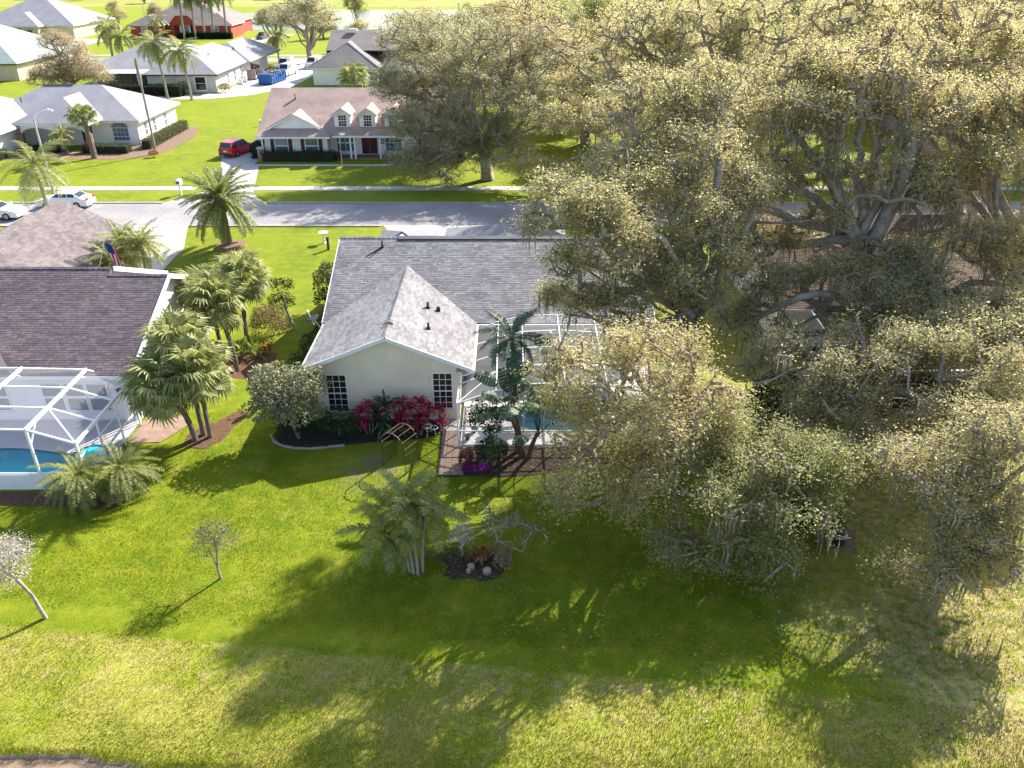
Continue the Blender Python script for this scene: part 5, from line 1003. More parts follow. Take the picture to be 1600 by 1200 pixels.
# white bird of paradise by the cage: split paddle leaves plus a palm head
def paddle(L=1.0, W=.42, st=1.1, seed=0, n=9):
    k = ('b', L, W, st, seed)
    if k in FR: return FR[k]
    rng = random.Random(seed); m = MB(); m.tube([(0, 0, 0), (st * .5, 0, st * .25), (st, 0, st * .35)], [.035, .025, .016], 5, False); o = Vector((st, 0, st * .35))
    for sg in (-1, 1):
        for i in range(n):
            a, b = i / n, (i + 1) / n - .012; wa, wb = W * math.sin(math.pi * (.1 + .85 * a)) ** .7, W * math.sin(math.pi * (.1 + .85 * b)) ** .7; q = lambda t, w_: o + Vector((L * t, sg * w_, .12 * math.sin(2.5 * t) - .38 * t * t - .28 * w_ - rng.uniform(0, .03)))
            m.face(q(a, 0.004), q(a, wa), q(b, wb), q(b, 0.004))
    FR[k] = m.mesh('leaf'); return FR[k]
def paradise(label, base, stems, seed, ls=1.0, mat='palm_leaf_dark'):
    rng = random.Random(seed); o = empty('bird_of_paradise', base, label, 'plant'); m = MB()
    for (dx, dy, h, ln) in stems: m.tube([(dx, dy, -.1), (dx + ln * .4, dy, h * .5), (dx + ln, dy + .1, h)], [.13, .11, .08], 8)
    link('stem', m.mesh('stem'), 'wood_brown', o)
    for s, (dx, dy, h, ln) in enumerate(stems):
        for i in range(8):
            c = link('leaf', paddle(seed=i % 3), mat, o, (dx + ln, dy + .1, h - .05 * i), (rng.uniform(-.3, .3), -R(78 - 9 * i + rng.uniform(-8, 8)), i * 2.4 + rng.uniform(-.3, .3)), ls * rng.uniform(.8, 1.15))
    return o
paradise('tall white bird of paradise with brown stems by the pool cage', (.45, 32.3, 0), [(0, 0, 3.2, -.35), (.15, .1, 2.3, -.7), (.3, -.1, 1.5, .5)], 5)
palm('areca_palm', 'feathery dark palm head rising above the pool cage', (.25, 32.75, 0), 6.0, 15, fl=1.9, ll=.5, droop=.55, tr=.11, lean=(-.25, .3), mat='palm_leaf_dark', el=(-50, 80), seed=61, nl=28, w=.05)
paradise('smaller bird of paradise inside the pool cage', (1.75, 37.2, .1), [(0, 0, 1.7, .1), (.2, .1, 1.2, -.2)], 6)

# ------------------------------------------------------------------ shrubs and small plants
def shrub(name, label, base, lobes, n, leaf, mat, seed, stem=None, cat='shrub', group=None, shell=4.0, zmin=-.5, aspect=.5, stemmat='bark', up=.6):
    rng = np.random.default_rng(seed); o = empty(name, base, label, cat, group); W = np.array([l[3] * l[4] + l[4] * l[5] for l in lobes]); W = W / W.sum(); P = []
    for l, k in zip(lobes, rng.multinomial(n, W)):
        q = ell_points(rng, k, l[:3], l[3:6], shell, zmin); ph = rng.uniform(0, 6, 3)     # lumpy outline
        bump = 1 + .13 * np.sin(q[:, :1] * 5 / max(l[3], .4) + ph[0]) * np.sin(q[:, 1:2] * 5 / max(l[4], .4) + ph[1]) + .10 * np.sin(q[:, 2:3] * 6 / max(l[5], .4) + ph[2]); P.append(np.array(l[:3]) + (q - np.array(l[:3])) * bump)
    P = np.concatenate(P); P[:, 2] = np.maximum(P[:, 2], .04); link('foliage', leaf_mesh('foliage', P, leaf, rng, up, aspect), mat, o)
    m = MB()
    for (a, b, r) in (stem or [((0, 0, -.05), tuple(np.array(lobes[0][:3]) * [1, 1, .8]), .05)]): mid = (np.array(a) + np.array(b)) / 2 + rng.normal(size=3) * .08; m.tube([a, mid, b], [r, r * .8, r * .5], 6)
    link('stem', m.mesh('stem'), stemmat, o); return o
shrub('magnolia_tree', 'round silvery-leaved small tree left of cream gable wall', (-10.6, 34.0, 0), [(-.6, 0, 2.5, 1.55, 1.4, 1.15), (.5, .3, 2.9, 1.2, 1.1, .95), (-1.2, .5, 3.0, 1.1, 1.1, .9), (.2, -.4, 1.9, 1.3, 1.2, .9), (-1.3, -.3, 1.9, 1.1, 1.0, .8)], 6500, .17, 'shrub_silver', 70, [((0, 0, -.1), (-.3, .1, 1.8), .10), ((-.2, 0, .9), (.5, .3, 2.6), .06), ((-.2, 0, .9), (-1.1, .3, 2.5), .06)], 'tree')
shrub('green_shrub', 'glossy dark green mounded shrub under the left gable window', (-8.7, 34.3, 0), [(0, 0, .75, 1.2, .85, .8), (-.9, .1, .7, .8, .7, .7), (.6, -.1, .6, .7, .7, .6)], 5200, .085, 'shrub_green', 71)
shrub('dark_shrub', 'low dark shrub at foot of the silvery tree', (-10.6, 34.4, 0), [(0, 0, .5, 1.3, .8, .6)], 2200, .10, 'shrub_dark', 72)
shrub('round_bush', 'gold-topped round bush below the fan palms', (-15.1, 45.6, 0), [(0, 0, 1.0, 1.25, 1.15, 1.05), (-.2, .3, 1.3, 1.0, 1.0, .8)], 4200, .11, 'shrub_gold', 73)
shrub('topiary_tree', 'tiered dark small tree with bare leaning trunk on side lawn', (-13.9, 47.0, 0), [(-.9, .8, 2.7, .95, .75, .5), (-.8, .4, 1.8, .9, .8, .55), (-1.2, 0, 1.1, .8, .7, .5)], 3000, .11, 'shrub_dark', 74, [((0, 0, -.1), (-.7, .5, 2.4), .10), ((-.2, .1, .7), (-.8, .3, 1.7), .07)], 'tree', stemmat='bark_pale')
shrub('tall_shrub', 'leggy shrub against left end of the cream house', (-12.6, 50.5, 0), [(0, 0, 1.9, .75, .8, 1.0), (.1, .8, 2.4, .6, .6, .7), (0, -.3, .9, .7, .7, .7)], 2300, .16, 'shrub_olive', 75)
shrub('dark_shrub', 'dark shrubs in shade along left wall of cream house', (-11.7, 43.2, 0), [(0, 0, .8, .9, 1.6, .85), (.2, 2.6, .9, .8, 1.3, .9), (-.3, -2.0, .6, .9, 1.1, .6)], 4200, .11, 'shrub_dark', 76)
shrub('round_bush', 'neat round bright green bush in mulch bed by pool cage', (-.95, 31.9, 0), [(0, 0, .62, .82, .8, .68)], 3200, .09, 'shrub_green', 77); bpy.data.objects['round_bush.001'].children[0]
shrub('small_tree', 'small dark-leaved tree in front of the pool cage screen', (-1.15, 32.6, 0), [(-.25, 0, 2.35, .75, .7, .6), (.35, .2, 2.0, .6, .6, .5), (-.6, -.1, 1.9, .55, .5, .4), (.2, -.1, 1.4, .5, .5, .35)], 1100, .17, 'shrub_green', 78, [((0, 0, -.1), (.05, 0, 1.6), .06), ((.05, 0, 1.3), (-.4, 0, 2.2), .03), ((.05, 0, 1.3), (.4, .1, 2.0), .03)], 'tree', stemmat='bark_pale', shell=2.0)
shrub('flower_clump', 'magenta flowers at front of the mulch bed', (-1.65, 31.0, 0), [(-.3, 0, .22, .42, .25, .2), (.35, .05, .25, .4, .25, .22)], 420, .09, 'flower_magenta', 79, cat='flowers', aspect=.9)
shrub('flower_clump', 'dark red leafy clump beside the paver path', (-2.15, 31.6, 0), [(0, 0, .4, .35, .6, .4), (.1, -.5, .3, .3, .35, .3)], 520, .13, 'cordyline_old', 80, cat='plant')
def rosette(name, label, base, heads, mat, seed, L=.75, W=.11, n=34, droop=.55, cat='plant', group=None, stemmat='bark_pale'):
    rng = np.random.default_rng(seed); o = empty(name, base, label, cat, group); m = MB()
    for h in heads:
        m.tube([(h[0] * .5, h[1] * .5, -.05), (h[0], h[1], h[2])], [.03, .022], 5); D = rng.normal(size=(n, 3)); D[:, 2] = np.abs(D[:, 2]) * 1.1 + .15
        A = np.array(h[:3]) + rng.normal(size=(n, 3)) * .04; A[:, 2] -= rng.uniform(0, .25, n); s = h[3] if len(h) > 3 else 1
        link('leaf_rosette', blades_mesh('leaf_rosette', A, D, rng.uniform(.7, 1.15, n) * L * s, np.full(n, W * s), rng, droop), MATS[mat], o)
    link('stem', m.mesh('stem'), stemmat, o); return o
rosette('cordyline', 'magenta cordyline left of the cycad along gable wall', (-7.3, 34.7, 0), [(-.35, 0, 1.25), (.15, .1, 1.5), (.4, -.15, 1.0), (-.1, -.3, .9), (-.6, -.2, .9)], 'cordyline', 81, group='magenta cordylines')
rosette('cordyline', 'magenta cordyline right of cycad in the middle of gable wall', (-5.55, 34.8, 0), [(-.4, 0, 1.5), (.05, .1, 1.7), (.45, -.1, 1.5), (.1, -.3, 1.2), (-.2, -.4, 1.0)], 'cordyline', 82, group='magenta cordylines')
rosette('cordyline', 'magenta cordyline next to the right gable window', (-4.3, 34.8, 0), [(-.3, 0, 1.75), (.1, .1, 1.4), (.0, -.3, 1.1), (-.4, -.3, 1.0)], 'cordyline', 83, group='magenta cordylines')
rosette('cordyline', 'small magenta cordyline below the right gable window', (-3.65, 34.9, 0), [(0, 0, 1.25, .9), (.1, -.2, .7, .8)], 'cordyline', 84, group='magenta cordylines')
rosette('cordyline', 'faded brick-red cordyline beside the rightmost magenta one', (-4.75, 34.35, 0), [(0, 0, .8, .9), (.3, -.2, .6, .8), (-.3, 0, .6, .8)], 'cordyline_old', 85)
rosette('cycad', 'dark green cycad between the magenta cordylines', (-6.3, 34.6, 0), [(0, .1, 1.7, 1.5), (-.2, -.3, .8, 1.6), (.3, -.3, .6, 1.5), (-.5, .1, 1.2, 1.2)], 'palm_leaf_dark', 86, L=.8, W=.12, n=30)
rosette('ginger_plant', 'yellow-green ginger clump under the fan palms', (-16.0, 42.9, 0), [(0, 0, .5), (.5, .3, .6), (-.4, .4, .5), (.1, .7, .6), (.9, .1, .4)], 'shrub_lime', 87, L=.95, W=.16, n=16, droop=.3)
rosette('croton', 'orange croton beside the yellow-green ginger', (-14.9, 43.4, 0), [(0, 0, .5), (.35, .2, .6), (-.2, .3, .5)], 'croton', 88, L=.5, W=.14, n=22)
rosette('ti_plant', 'magenta cordyline under oak by the side path', (9.1, 34.6, 0), [(0, 0, 1.1), (.3, .2, .9)], 'cordyline', 89, L=.6)
rosette('croton', 'yellow-green croton clump under oak beside the side path', (8.6, 33.2, 0), [(0, 0, .7), (.4, -.2, .6), (-.3, -.3, .5), (.2, -.7, .5)], 'shrub_lime', 90, L=.7, W=.15, n=20)
rosette('ti_plant', 'magenta cordyline far right beneath the brown-roofed house', (11.6, 37.6, 0), [(0, 0, .9), (.2, .1, .7)], 'cordyline', 91, L=.45)
rosette('croton', 'orange-leaved croton deep in shade at right', (19.7, 29.6, 0), [(0, 0, .9), (.4, .1, .7), (-.3, .2, .6)], 'croton', 92, L=.6, W=.15)
for i in range(9):
    y = 39.5 + i * 1.15; rosette('croton', 'croton in the orange and red row along right wall of cream house', (9.35 - .05 * i + .15 * math.sin(i * 2.1), y, 0), [(0, 0, .5 + .12 * math.sin(i)), (.25, .3, .45)], ('cordyline', 'flower_orange', 'croton')[i % 3], 93 + i, L=.45, W=.12, n=18, group='croton row')
shrub('green_shrub', 'leafy shrub mass in shade left of the side path', (8.2, 35.8, 0), [(0, 0, .9, 1.0, 1.4, .9)], 2200, .13, 'shrub_green', 105)
shrub('green_shrub', 'dark leafy shrubs in shade right of the side path', (12.6, 34.5, 0), [(0, 0, 1.2, 1.8, 1.8, 1.2), (1.5, 2, 1.2, 1.5, 1.6, 1.2)], 4200, .15, 'shrub_dark', 106)
shrub('green_shrub', 'glossy green shrub at the mulch corner right of lawn', (12.6, 26.4, 0), [(0, 0, .8, 1.1, 1.0, .85), (-1.0, .6, .8, .9, .9, .8)], 3200, .13, 'shrub_green', 107)
rosette('spiky_plant', 'dark spiky rosette plant beneath oak right of lawn', (11.9, 28.8, 0), [(0, 0, .7, 1.3), (.5, .3, .5, 1.0)], 'shrub_green', 108, L=.9, W=.06, n=50, droop=.35)
shrub('lime_shrub', 'sunlit lime shrub in front of the oak trunk at right', (10.9, 24.9, 0), [(0, 0, .45, .5, .45, .5)], 500, .13, 'shrub_lime', 109)
# lawn island planting
rosette('croton', 'orange-bronze croton in the lawn island', (-1.2, 24.75, 0), [(0, 0, .45), (.25, .15, .4), (-.25, .2, .5), (.1, .35, .45)], 'croton', 110, L=.5, W=.12, n=26)
shrub('fern_clump', 'feathery light green fern clump in the lawn island', (-2.4, 25.0, 0), [(0, 0, .3, .75, .5, .35), (-.7, -.1, .25, .5, .4, .3)], 1400, .12, 'shrub_olive', 111, aspect=.2)
shrub('pale_shrub', 'pale straw-coloured clump at right side of lawn island', (-.35, 24.5, 0), [(0, 0, .35, .4, .4, .4), (.1, .4, .4, .3, .3, .35)], 700, .10, 'fallen_leaf', 112, aspect=.4)
def twiggy(name, label, base, seed, fork, lobes, nclump, r0, leafmat_=None, per=6, leaf=.1, bark='bark_dead', rt=.008, nsec=12, cat='shrub', spread=(.1, .1, .08), aspect=.45):
    rng = np.random.default_rng(seed); pos, par, tips = branch_graph(rng, (0, 0, -.05), fork, lobes, 2, nsec, nclump, .1, 3.0, -.4); o = empty(name, base, label, cat)
    link('branches', branch_mesh('branches', pos, par, r0, rt, 5), bark, o)
    if leafmat_: C = np.repeat(pos[tips], per, 0); link('foliage', leaf_mesh('foliage', C + rng.normal(size=C.shape) * spread, leaf, rng, .6, aspect), leafmat_, o)
    return o
twiggy('bare_shrub', 'grey bare-twigged shrub in the lawn island', (-2.0, 25.1, 0), 120, (0, 0, .5), [(0, 0, 1.1, .6, .55, .6)], 90, .05, 'bare_twig', 5, .09, rt=.009)
twiggy('frangipani_shrub', 'spindly shrub with pale twisting branches right of lawn island', (-.75, 25.4, 0), 121, (.2, 0, .5), [(.6, .1, 1.3, 1.1, .8, .6), (1.5, -.2, 1.0, .9, .7, .45), (0, .4, 1.6, .6, .6, .5)], 34, .055, 'shrub_silver', 9, .19, 'bark_pale', .014, 6, spread=(.14, .14, .07), aspect=.4)
twiggy('young_tree', 'small sparse young tree alone on left lawn', (-11.3, 23.8, 0), 122, (-.05, .02, .55), [(-.35, 0, 1.7, .75, .7, .55), (.35, .1, 1.9, .7, .65, .6), (0, .1, 2.3, .6, .6, .4)], 190, .045, 'shrub_olive', 13, .06, 'bark', .006, 22, 'tree', spread=(.11, .11, .08))
twiggy('bare_tree', 'silver bare-branched tree at left edge of lawn', (-17.0, 21.7, 0), 123, (-.3, .1, 1.0), [(-1.1, .1, 2.3, 1.15, 1.1, .95), (-1.9, 0, 2.2, .9, .9, .8), (-.7, .2, 2.9, .9, .8, .6)], 460, .065, 'bare_twig', 12, .11, 'bark_pale', .010, 50, 'tree', spread=(.14, .14, .12), aspect=.2)
# hedges
def hedge(label, x0, x1, y0, y1, h, mat, seed, n=None, leaf=.13, group=None):
    rng = np.random.default_rng(seed); lx, ly = x1 - x0, y1 - y0; n = n or int((lx * ly + (lx + ly) * 2 * h) * 130); P = rng.uniform(0, 1, (n, 3)); k = rng.integers(0, 6, n)
    ar = np.array([ly * h, ly * h, lx * h, lx * h, lx * ly, lx * ly * .1]); k = rng.choice(6, n, p=ar / ar.sum())
    for a in range(6): P[k == a, a // 2] = (a % 2) if a < 4 else (1 if a == 4 else .1)
    P = P * [lx, ly, h] + rng.normal(size=(n, 3)) * .07 + [x0, y0, 0]; P[:, 2] += .06 * np.sin(P[:, 0] * 2.1); o = empty('hedge', ((x0 + x1) / 2, (y0 + y1) / 2, 0), label, 'hedge', group)
    off = np.array([(x0 + x1) / 2, (y0 + y1) / 2, 0]); link('foliage', leaf_mesh('foliage', P - off, leaf, rng, .5, .6), mat, o); core = MB().box(x0 + .12, x1 - .12, y0 + .12, y1 - .12, 0, h - .12); core.build('core', 'soil', o)
hedge('clipped dark hedge below shuttered windows of the dormer house', -28.7, -20.4, 93.2, 94.3, 1.05, 'shrub_green', 130)
hedge('clipped hedge at right end of the dormer house', -12.2, -5.5, 92.9, 93.9, 1.0, 'shrub_green', 131)
hedge('dark hedge block beside driveway at left corner of dormer house', -30.3, -29.3, 94.6, 97.2, 1.6, 'shrub_dark', 132)
hedge('dark clipped hedge under arched window of white house', -51.2, -45.8, 97.3, 98.8, .95, 'shrub_green', 133); hedge('dark hedge left of entry walk of white house', -58.6, -54.2, 97.0, 98.2, .9, 'shrub_dark', 134)
hedge('dark square hedge by garage of white house', -60.6, -58.9, 93.6, 95.4, 1.0, 'shrub_dark', 139); hedge('long olive hedge along right side of white house', -45.2, -43.9, 99.8, 112.5, 1.1, 'shrub_olive', 135)
hedge('dark hedge behind pale grey house under the queen palms', -66, -57.5, 140.2, 142.2, 1.5, 'shrub_dark', 136, leaf=.2); hedge('dark clipped hedge block left of the window of pale grey house', -57.2, -54.6, 139.0, 141.0, 1.7, 'shrub_dark', 137, leaf=.2)
hedge('dark low hedge in front of the red house', -90.5, -76, 235.9, 237.2, 1.4, 'shrub_dark', 138, leaf=.35)
shrub('round_shrub', 'pale green round shrub beside window of pale grey house', (-55, 142.2, 0), [(0, 0, 1.1, .95, .9, 1.1)], 800, .2, 'shrub_silver', 140); shrub('round_shrub', 'tan shrub at corner of pale grey house', (-48.8, 144, 0), [(0, 0, .8, 1.1, 1.0, .8)], 800, .2, 'shrub_gold', 141)
shrub('orange_shrub', 'small rust-orange shrub at foot of thin tall palm', (-42.0, 95.6, 0), [(0, 0, .45, .6, .5, .45)], 500, .14, 'croton', 142); shrub('flowering_shrub', 'red-flowered shrub by front door of white house', (-50.6, 97.6, 0), [(0, 0, .7, .55, .5, .7)], 500, .15, 'cordyline_old', 143)
shrub('yellow_shrub', 'yellow-green shrub at left behind the white house', (-75, 116, 0), [(0, 0, 1.2, 2.4, 1.6, 1.3), (-3, 1, 1.0, 2, 1.5, 1.1)], 2600, .22, 'shrub_lime', 144); palm('fan_palm', 'pale fan palm behind ridge of the dormer house', (-26.6, 143, 0), 2.6, 26, kind='fan', fl=1.6, ll=1.3, droop=.5, tr=.25, mat='palm_leaf_grey', el=(-30, 80), seed=62)
for i, (x, l) in enumerate(((-20.6, 'round purple-leaved shrub left of porch posts'), (-14.4, 'spiky olive shrub right of the front door porch'))): shrub('porch_shrub', l, (x + (.6 if i == 0 else 0), 93.9, 0), [(0, 0, .5, .5, .45, .55)], 420, .14, ('cordyline_old', 'shrub_olive')[i], 145 + i)

# ------------------------------------------------------------------ vehicles
def car(name, label, loc, rz, paint, kind='suv', group=None, cat='car'):
    """length along +x (nose at +x); lofted body with tapered cabin"""
    S = {'suv': dict(L=4.75, W=1.9, low=[(-2.37, .55), (-2.35, 1.0), (2.0, .98), (2.32, .85), (2.37, .5)], cab=[(-2.3, 1.0), (-2.05, 1.72), (.35, 1.74), (1.25, 1.02)], wb=1.4, r=.36),
         'sedan': dict(L=4.8, W=1.85, low=[(-2.4, .55), (-2.38, .92), (-1.7, .98), (1.2, .95), (2.2, .8), (2.4, .5)], cab=[(-1.9, .97), (-1.1, 1.42), (.25, 1.44), (1.15, .96)], wb=1.42, r=.33),
         'van': dict(L=5.6, W=2.0, low=[(-2.8, .55), (-2.8, 1.25), (1.75, 1.2), (2.6, 1.05), (2.8, .55)], cab=[(-2.78, 1.25), (-2.7, 2.15), (1.0, 2.15), (1.85, 1.2)], wb=1.75, r=.37)}[kind]
    o = empty(name, loc, label, cat, group, rz); W = S['W']; m = MB()
    def loft(mb, prof, z0, hw0, hw1, zt):
        n = len(prof)
        def hw(z): t = 0 if zt <= z0 else (z - z0) / (zt - z0); return hw0 + (hw1 - hw0) * min(1, max(0, t))
        Lp = [(x, -hw(z), z) for x, z in prof]; Rp = [(x, hw(z), z) for x, z in prof]; mb.face(*Lp); mb.face(*reversed(Rp))
        for i in range(n): j = (i + 1) % n; mb.face(Lp[j], Lp[i], Rp[i], Rp[j])
    lo = [(S['low'][0][0], .28)] + S['low'] + [(S['low'][-1][0], .28)]; loft(m, lo, .5, W / 2, W / 2 - .06, 1.1); zt = max(z for x, z in S['cab']); loft(m, S['cab'], S['cab'][0][1], W / 2 - .08, W / 2 - .26, zt); body = link('body', m.mesh('body'), paint, o)
    c = S['cab']; zb = c[0][1]; hw = lambda z: W / 2 - .08 + (-.18) * (z - zb) / (zt - zb)
    def pt(a, b, t, s, y, out): x = c[a][0] + (c[b][0] - c[a][0]) * t; return x
    g = MB(); z0, z1 = zb + .1, zt - .09
    def xat(i, j, z): return c[i][0] + (c[j][0] - c[i][0]) * (z - c[i][1]) / (c[j][1] - c[i][1])
    for nm, i, j, dx in (('rear_window', 0, 1, -.012), ('windscreen', 3, 2, .012)):
        q = MB(); q.face((xat(i, j, z0) + dx, -hw(z0) + .08, z0), (xat(i, j, z0) + dx, hw(z0) - .08, z0), (xat(i, j, z1) + dx, hw(z1) - .06, z1), (xat(i, j, z1) + dx, -hw(z1) + .06, z1)); link(nm, q.mesh(nm), 'glass_car', o)
    xa, xb = xat(0, 1, (z0 + z1) / 2) + .15, xat(3, 2, z0) - .15
    for s in (-1, 1):
        k = 3 if kind != 'van' else 4
        for i in range(k):
            if kind == 'van' and i < 2: continue
            a, b = xa + (xb - xa) * i / k + .04, xa + (xb - xa) * (i + 1) / k - .04; bt = min(b, xat(3, 2, z1) - .05); q = MB(); q.face(*[(x, s * (hw(z) + .012), z) for x, z in ((a, z0), (b, z0), (max(bt, a + .05), z1), (a, z1))]); link('side_window', q.mesh('side_window'), 'glass_car', o)
        for nm, x, z, mt, e in (('headlight', S['low'][-1][0], .72, 'lamp_glass', .012), ('taillight', S['low'][0][0], .9, 'tail_red', -.03)): link(nm, MB().box(min(x, x + e) - .02, max(x, x + e) + .02, min(s * (W / 2 - .4), s * (W / 2 - .07)), max(s * (W / 2 - .4), s * (W / 2 - .07)), z - .1, z + .1).mesh(nm), mt, o)
        link('mirror', MB().box(.95, 1.1, min(s * (W / 2 - .02), s * (W / 2 + .17)), max(s * (W / 2 - .02), s * (W / 2 + .17)), zb + .02, zb + .18).mesh('mirror'), paint, o)
        for x in (-S['wb'], S['wb']):
            y = s * (W / 2 - .1); t = link('wheel', MB().tube([(x, y - s * .11, S['r']), (x, y + s * .12, S['r'])], S['r'], 18).mesh('wheel'), 'tyre', o); r = MB().tube([(x, y + s * .10, S['r']), (x, y + s * .135, S['r'])], S['r'] * .62, 14); link('rim', r.mesh('rim'), 'rim', t)
    link('bumper', MB().box(S['low'][0][0] - .06, S['low'][0][0] + .1, -W / 2 + .04, W / 2 - .04, .3, .55).box(S['low'][-1][0] - .1, S['low'][-1][0] + .05, -W / 2 + .04, W / 2 - .04, .3, .5).mesh('bumper'), 'car_dark' if kind != 'sedan' else paint, o)
    link('number_plate', MB().box(S['low'][0][0] - .05, S['low'][0][0] - .03, -.2, .2, .68, .82).mesh('number_plate'), 'white_paint', o); return o
car('parked_car', 'red SUV parked on the driveway of the dormer house', (-32.6, 97.2, .035), R(72), 'car_red', 'suv')
car('parked_car', 'white car on the street with only its pale body showing behind left roof', (-42.2, 75.0, .012), R(180), 'car_white', 'sedan'); car('parked_car', 'white car on the near side of street with blue window at left edge', (-46.8, 71.4, .012), 0, 'car_white', 'sedan')
car('parked_car', 'orange-red car on driveway behind the left house roof', (-31.6, 61.2, .03), R(90), 'car_orange', 'suv'); car('parked_car', 'pale blue-white car on driveway of brown-roofed house', (21.5, 66.5, .03), R(0), 'car_white', 'sedan')
for i, (x, y, l) in enumerate(((-43.4, 165, 'front white van on driveway beside the dumpster'), (-45.8, 174, 'left rear white van behind the front one'), (-40.6, 176, 'right rear white van behind the front one'))): car('work_van', l, (x, y, .03), R(-98), 'car_white', 'van', 'white vans', 'van')
car('parked_car', 'dark SUV on far driveway beyond the vans', (-67.5, 236, .03), R(-100), 'car_dark', 'suv')
d = empty('dumpster', (-44.2, 152, .03), 'blue open dumpster full of renovation debris on driveway', 'dumpster', None, R(-8)); W_, L_, H_ = 2.4, 7.0, 1.5
for nm, b in (('side_wall', (-W_ / 2, -W_ / 2 + .08, 0, L_)), ('side_wall', (W_ / 2 - .08, W_ / 2, 0, L_)), ('end_wall', (-W_ / 2 + .08, W_ / 2 - .08, 0, .08)), ('end_wall', (-W_ / 2 + .08, W_ / 2 - .08, L_ - .08, L_))): link(nm, MB().box(b[0], b[1], b[2], b[3], .25, H_ + .25).mesh(nm), 'dump_blue', d)
for y in np.linspace(.3, L_ - .3, 7):
    for s in (-1, 1): link('rib', MB().box(min(s * W_ / 2, s * (W_ / 2 + .1)), max(s * W_ / 2, s * (W_ / 2 + .1)), y - .06, y + .06, .3, H_ + .2).mesh('rib'), 'dump_blue', d)
for x in (-.8, 0, .8): link('rib', MB().box(x - .06, x + .06, -.1, 0, .3, H_ + .2).mesh('rib'), 'dump_blue', d)
link('floor', MB().box(-W_ / 2, W_ / 2, 0, L_, .1, .25).mesh('floor'), 'black_metal', d)
rr = random.Random(4); m = MB()
for i in range(60):
    x, y, z = rr.uniform(-.95, .95), rr.uniform(.3, 6.6), rr.uniform(1.2, 1.75); a = Vector((rr.uniform(-1, 1), rr.uniform(-1, 1), rr.uniform(-.2, .4))).normalized() * rr.uniform(.3, .9); m.bar(Vector((x, y, z)) - a, Vector((x, y, z)) + a * .6, rr.uniform(.1, .5), rr.uniform(.03, .2))
o = m.mesh('debris'); o = link('debris_pile', o, 'debris', None, (-44.2, 152, .03), (0, 0, R(-8))); tag(o, 'heap of broken boards and plaster inside the blue dumpster', 'debris', kind='stuff')
for i, (x, y, w_, h_) in enumerate(((-48.4, 158.5, 1.6, 1.9), (-47.4, 161, 1.4, 1.7), (-48.9, 155.5, .9, 1.2), (-48.8, 152.8, .7, 1.0))):
    o = empty('wrapped_panel', (x, y, 0), ('tall wrapped pale panel by garage of pale grey house', 'pinkish wrapped panel behind the tall one by garage', 'white board leaning near the garage', 'short white board nearest window by the garage')[i], 'panel'); link('sheet', MB().box(-w_ / 2, w_ / 2, -.12, .12, .12, h_).mesh('sheet'), ('debris', 'debris', 'white_paint', 'white_paint')[i], o); link('pallet', MB().box(-w_ / 2 - .1, w_ / 2 + .1, -.35, .35, 0, .12).mesh('pallet'), 'wood_brown', o)

# ------------------------------------------------------------------ street furniture
def street_lamp(label, base, h, reach, k=1.0):
    o = empty('street_lamp', base, label, 'street lamp'); link('pole', MB().tube([(0, 0, -.1), (0, 0, h * .5), (0, 0, h)], [.13 * k, .11 * k, .08 * k], 10).mesh('pole'), 'pole_metal', o)
    link('arm', MB().tube([(0, 0, h - .1), (reach * .3, -.1, h + .45), (reach * .75, -.25, h + .75), (reach, -.3, h + .8)], [.07 * k, .06 * k, .05 * k, .05 * k], 8).mesh('arm'), 'white_metal', o)
    c = link('lamp_head', MB().tube([(reach - .1, -.28, h + .8), (reach + .2, -.36, h + .82), (reach + .65, -.46, h + .8)], [.08 * k, .15 * k, .08 * k], 8).mesh('lamp_head'), 'white_metal', o); link('lens', MB().box(reach + .1, reach + .5, -.5, -.28, h + .68, h + .71).mesh('lens'), 'lamp_glass', c)
street_lamp('tall street lamp with curved arm at left before the white house', (-44.6, 77.6, 0), 7.6, 1.6); street_lamp('slender lamp post in front of the dormer house porch', (-18.9, 90.2, 0), 3.0, .12, .45); street_lamp('street lamp before the red house at top left', (-95.5, 229, 0), 8.5, 1.6)
def post_thing(name, label, base, cat, parts):
    o = empty(name, base, label, cat)
    for nm, mb, mt in parts: link(nm, mb.mesh(nm), mt, o)
post_thing('mailbox', 'white mailbox on post by far sidewalk left of the date palm', (-32.9, 79.2, 0), 'mailbox', [('post', MB().box(-.08, .08, -.08, .08, 0, 1.0), 'white_paint'), ('box', MB().box(-.22, .22, -.35, .35, 1.0, 1.35).tube([(0, -.35, 1.35), (0, .35, 1.35)], .22, 12), 'white_paint')])
post_thing('mailbox', 'brown brick mailbox pillar at edge of the red SUV driveway', (-28.8, 93.9, 0), 'mailbox', [('pillar', MB().box(-.38, .38, -.38, .38, 0, 1.4), 'stone_veneer'), ('cap', MB().box(-.45, .45, -.45, .45, 1.4, 1.5), 'concrete')])
post_thing('bird_bath', 'white bird bath on front lawn left of cream roof', (-15.6, 64.3, 0), 'bird bath', [('column', MB().tube([(0, 0, 0), (0, 0, .1), (0, 0, .55), (0, 0, .75)], [.2, .1, .09, .16], 10), 'white_paint'), ('bowl', MB().tube([(0, 0, .75), (0, 0, .85), (0, 0, .92)], [.15, .36, .42], 14), 'white_paint')])
post_thing('lawn_post', 'short brown post on front lawn beside the bird bath', (-14.9, 62.6, 0), 'post', [('post', MB().box(-.1, .1, -.1, .1, 0, 1.0), 'wood_brown'), ('cap', MB().box(-.14, .14, -.14, .14, 1.0, 1.06), 'wood_brown')])
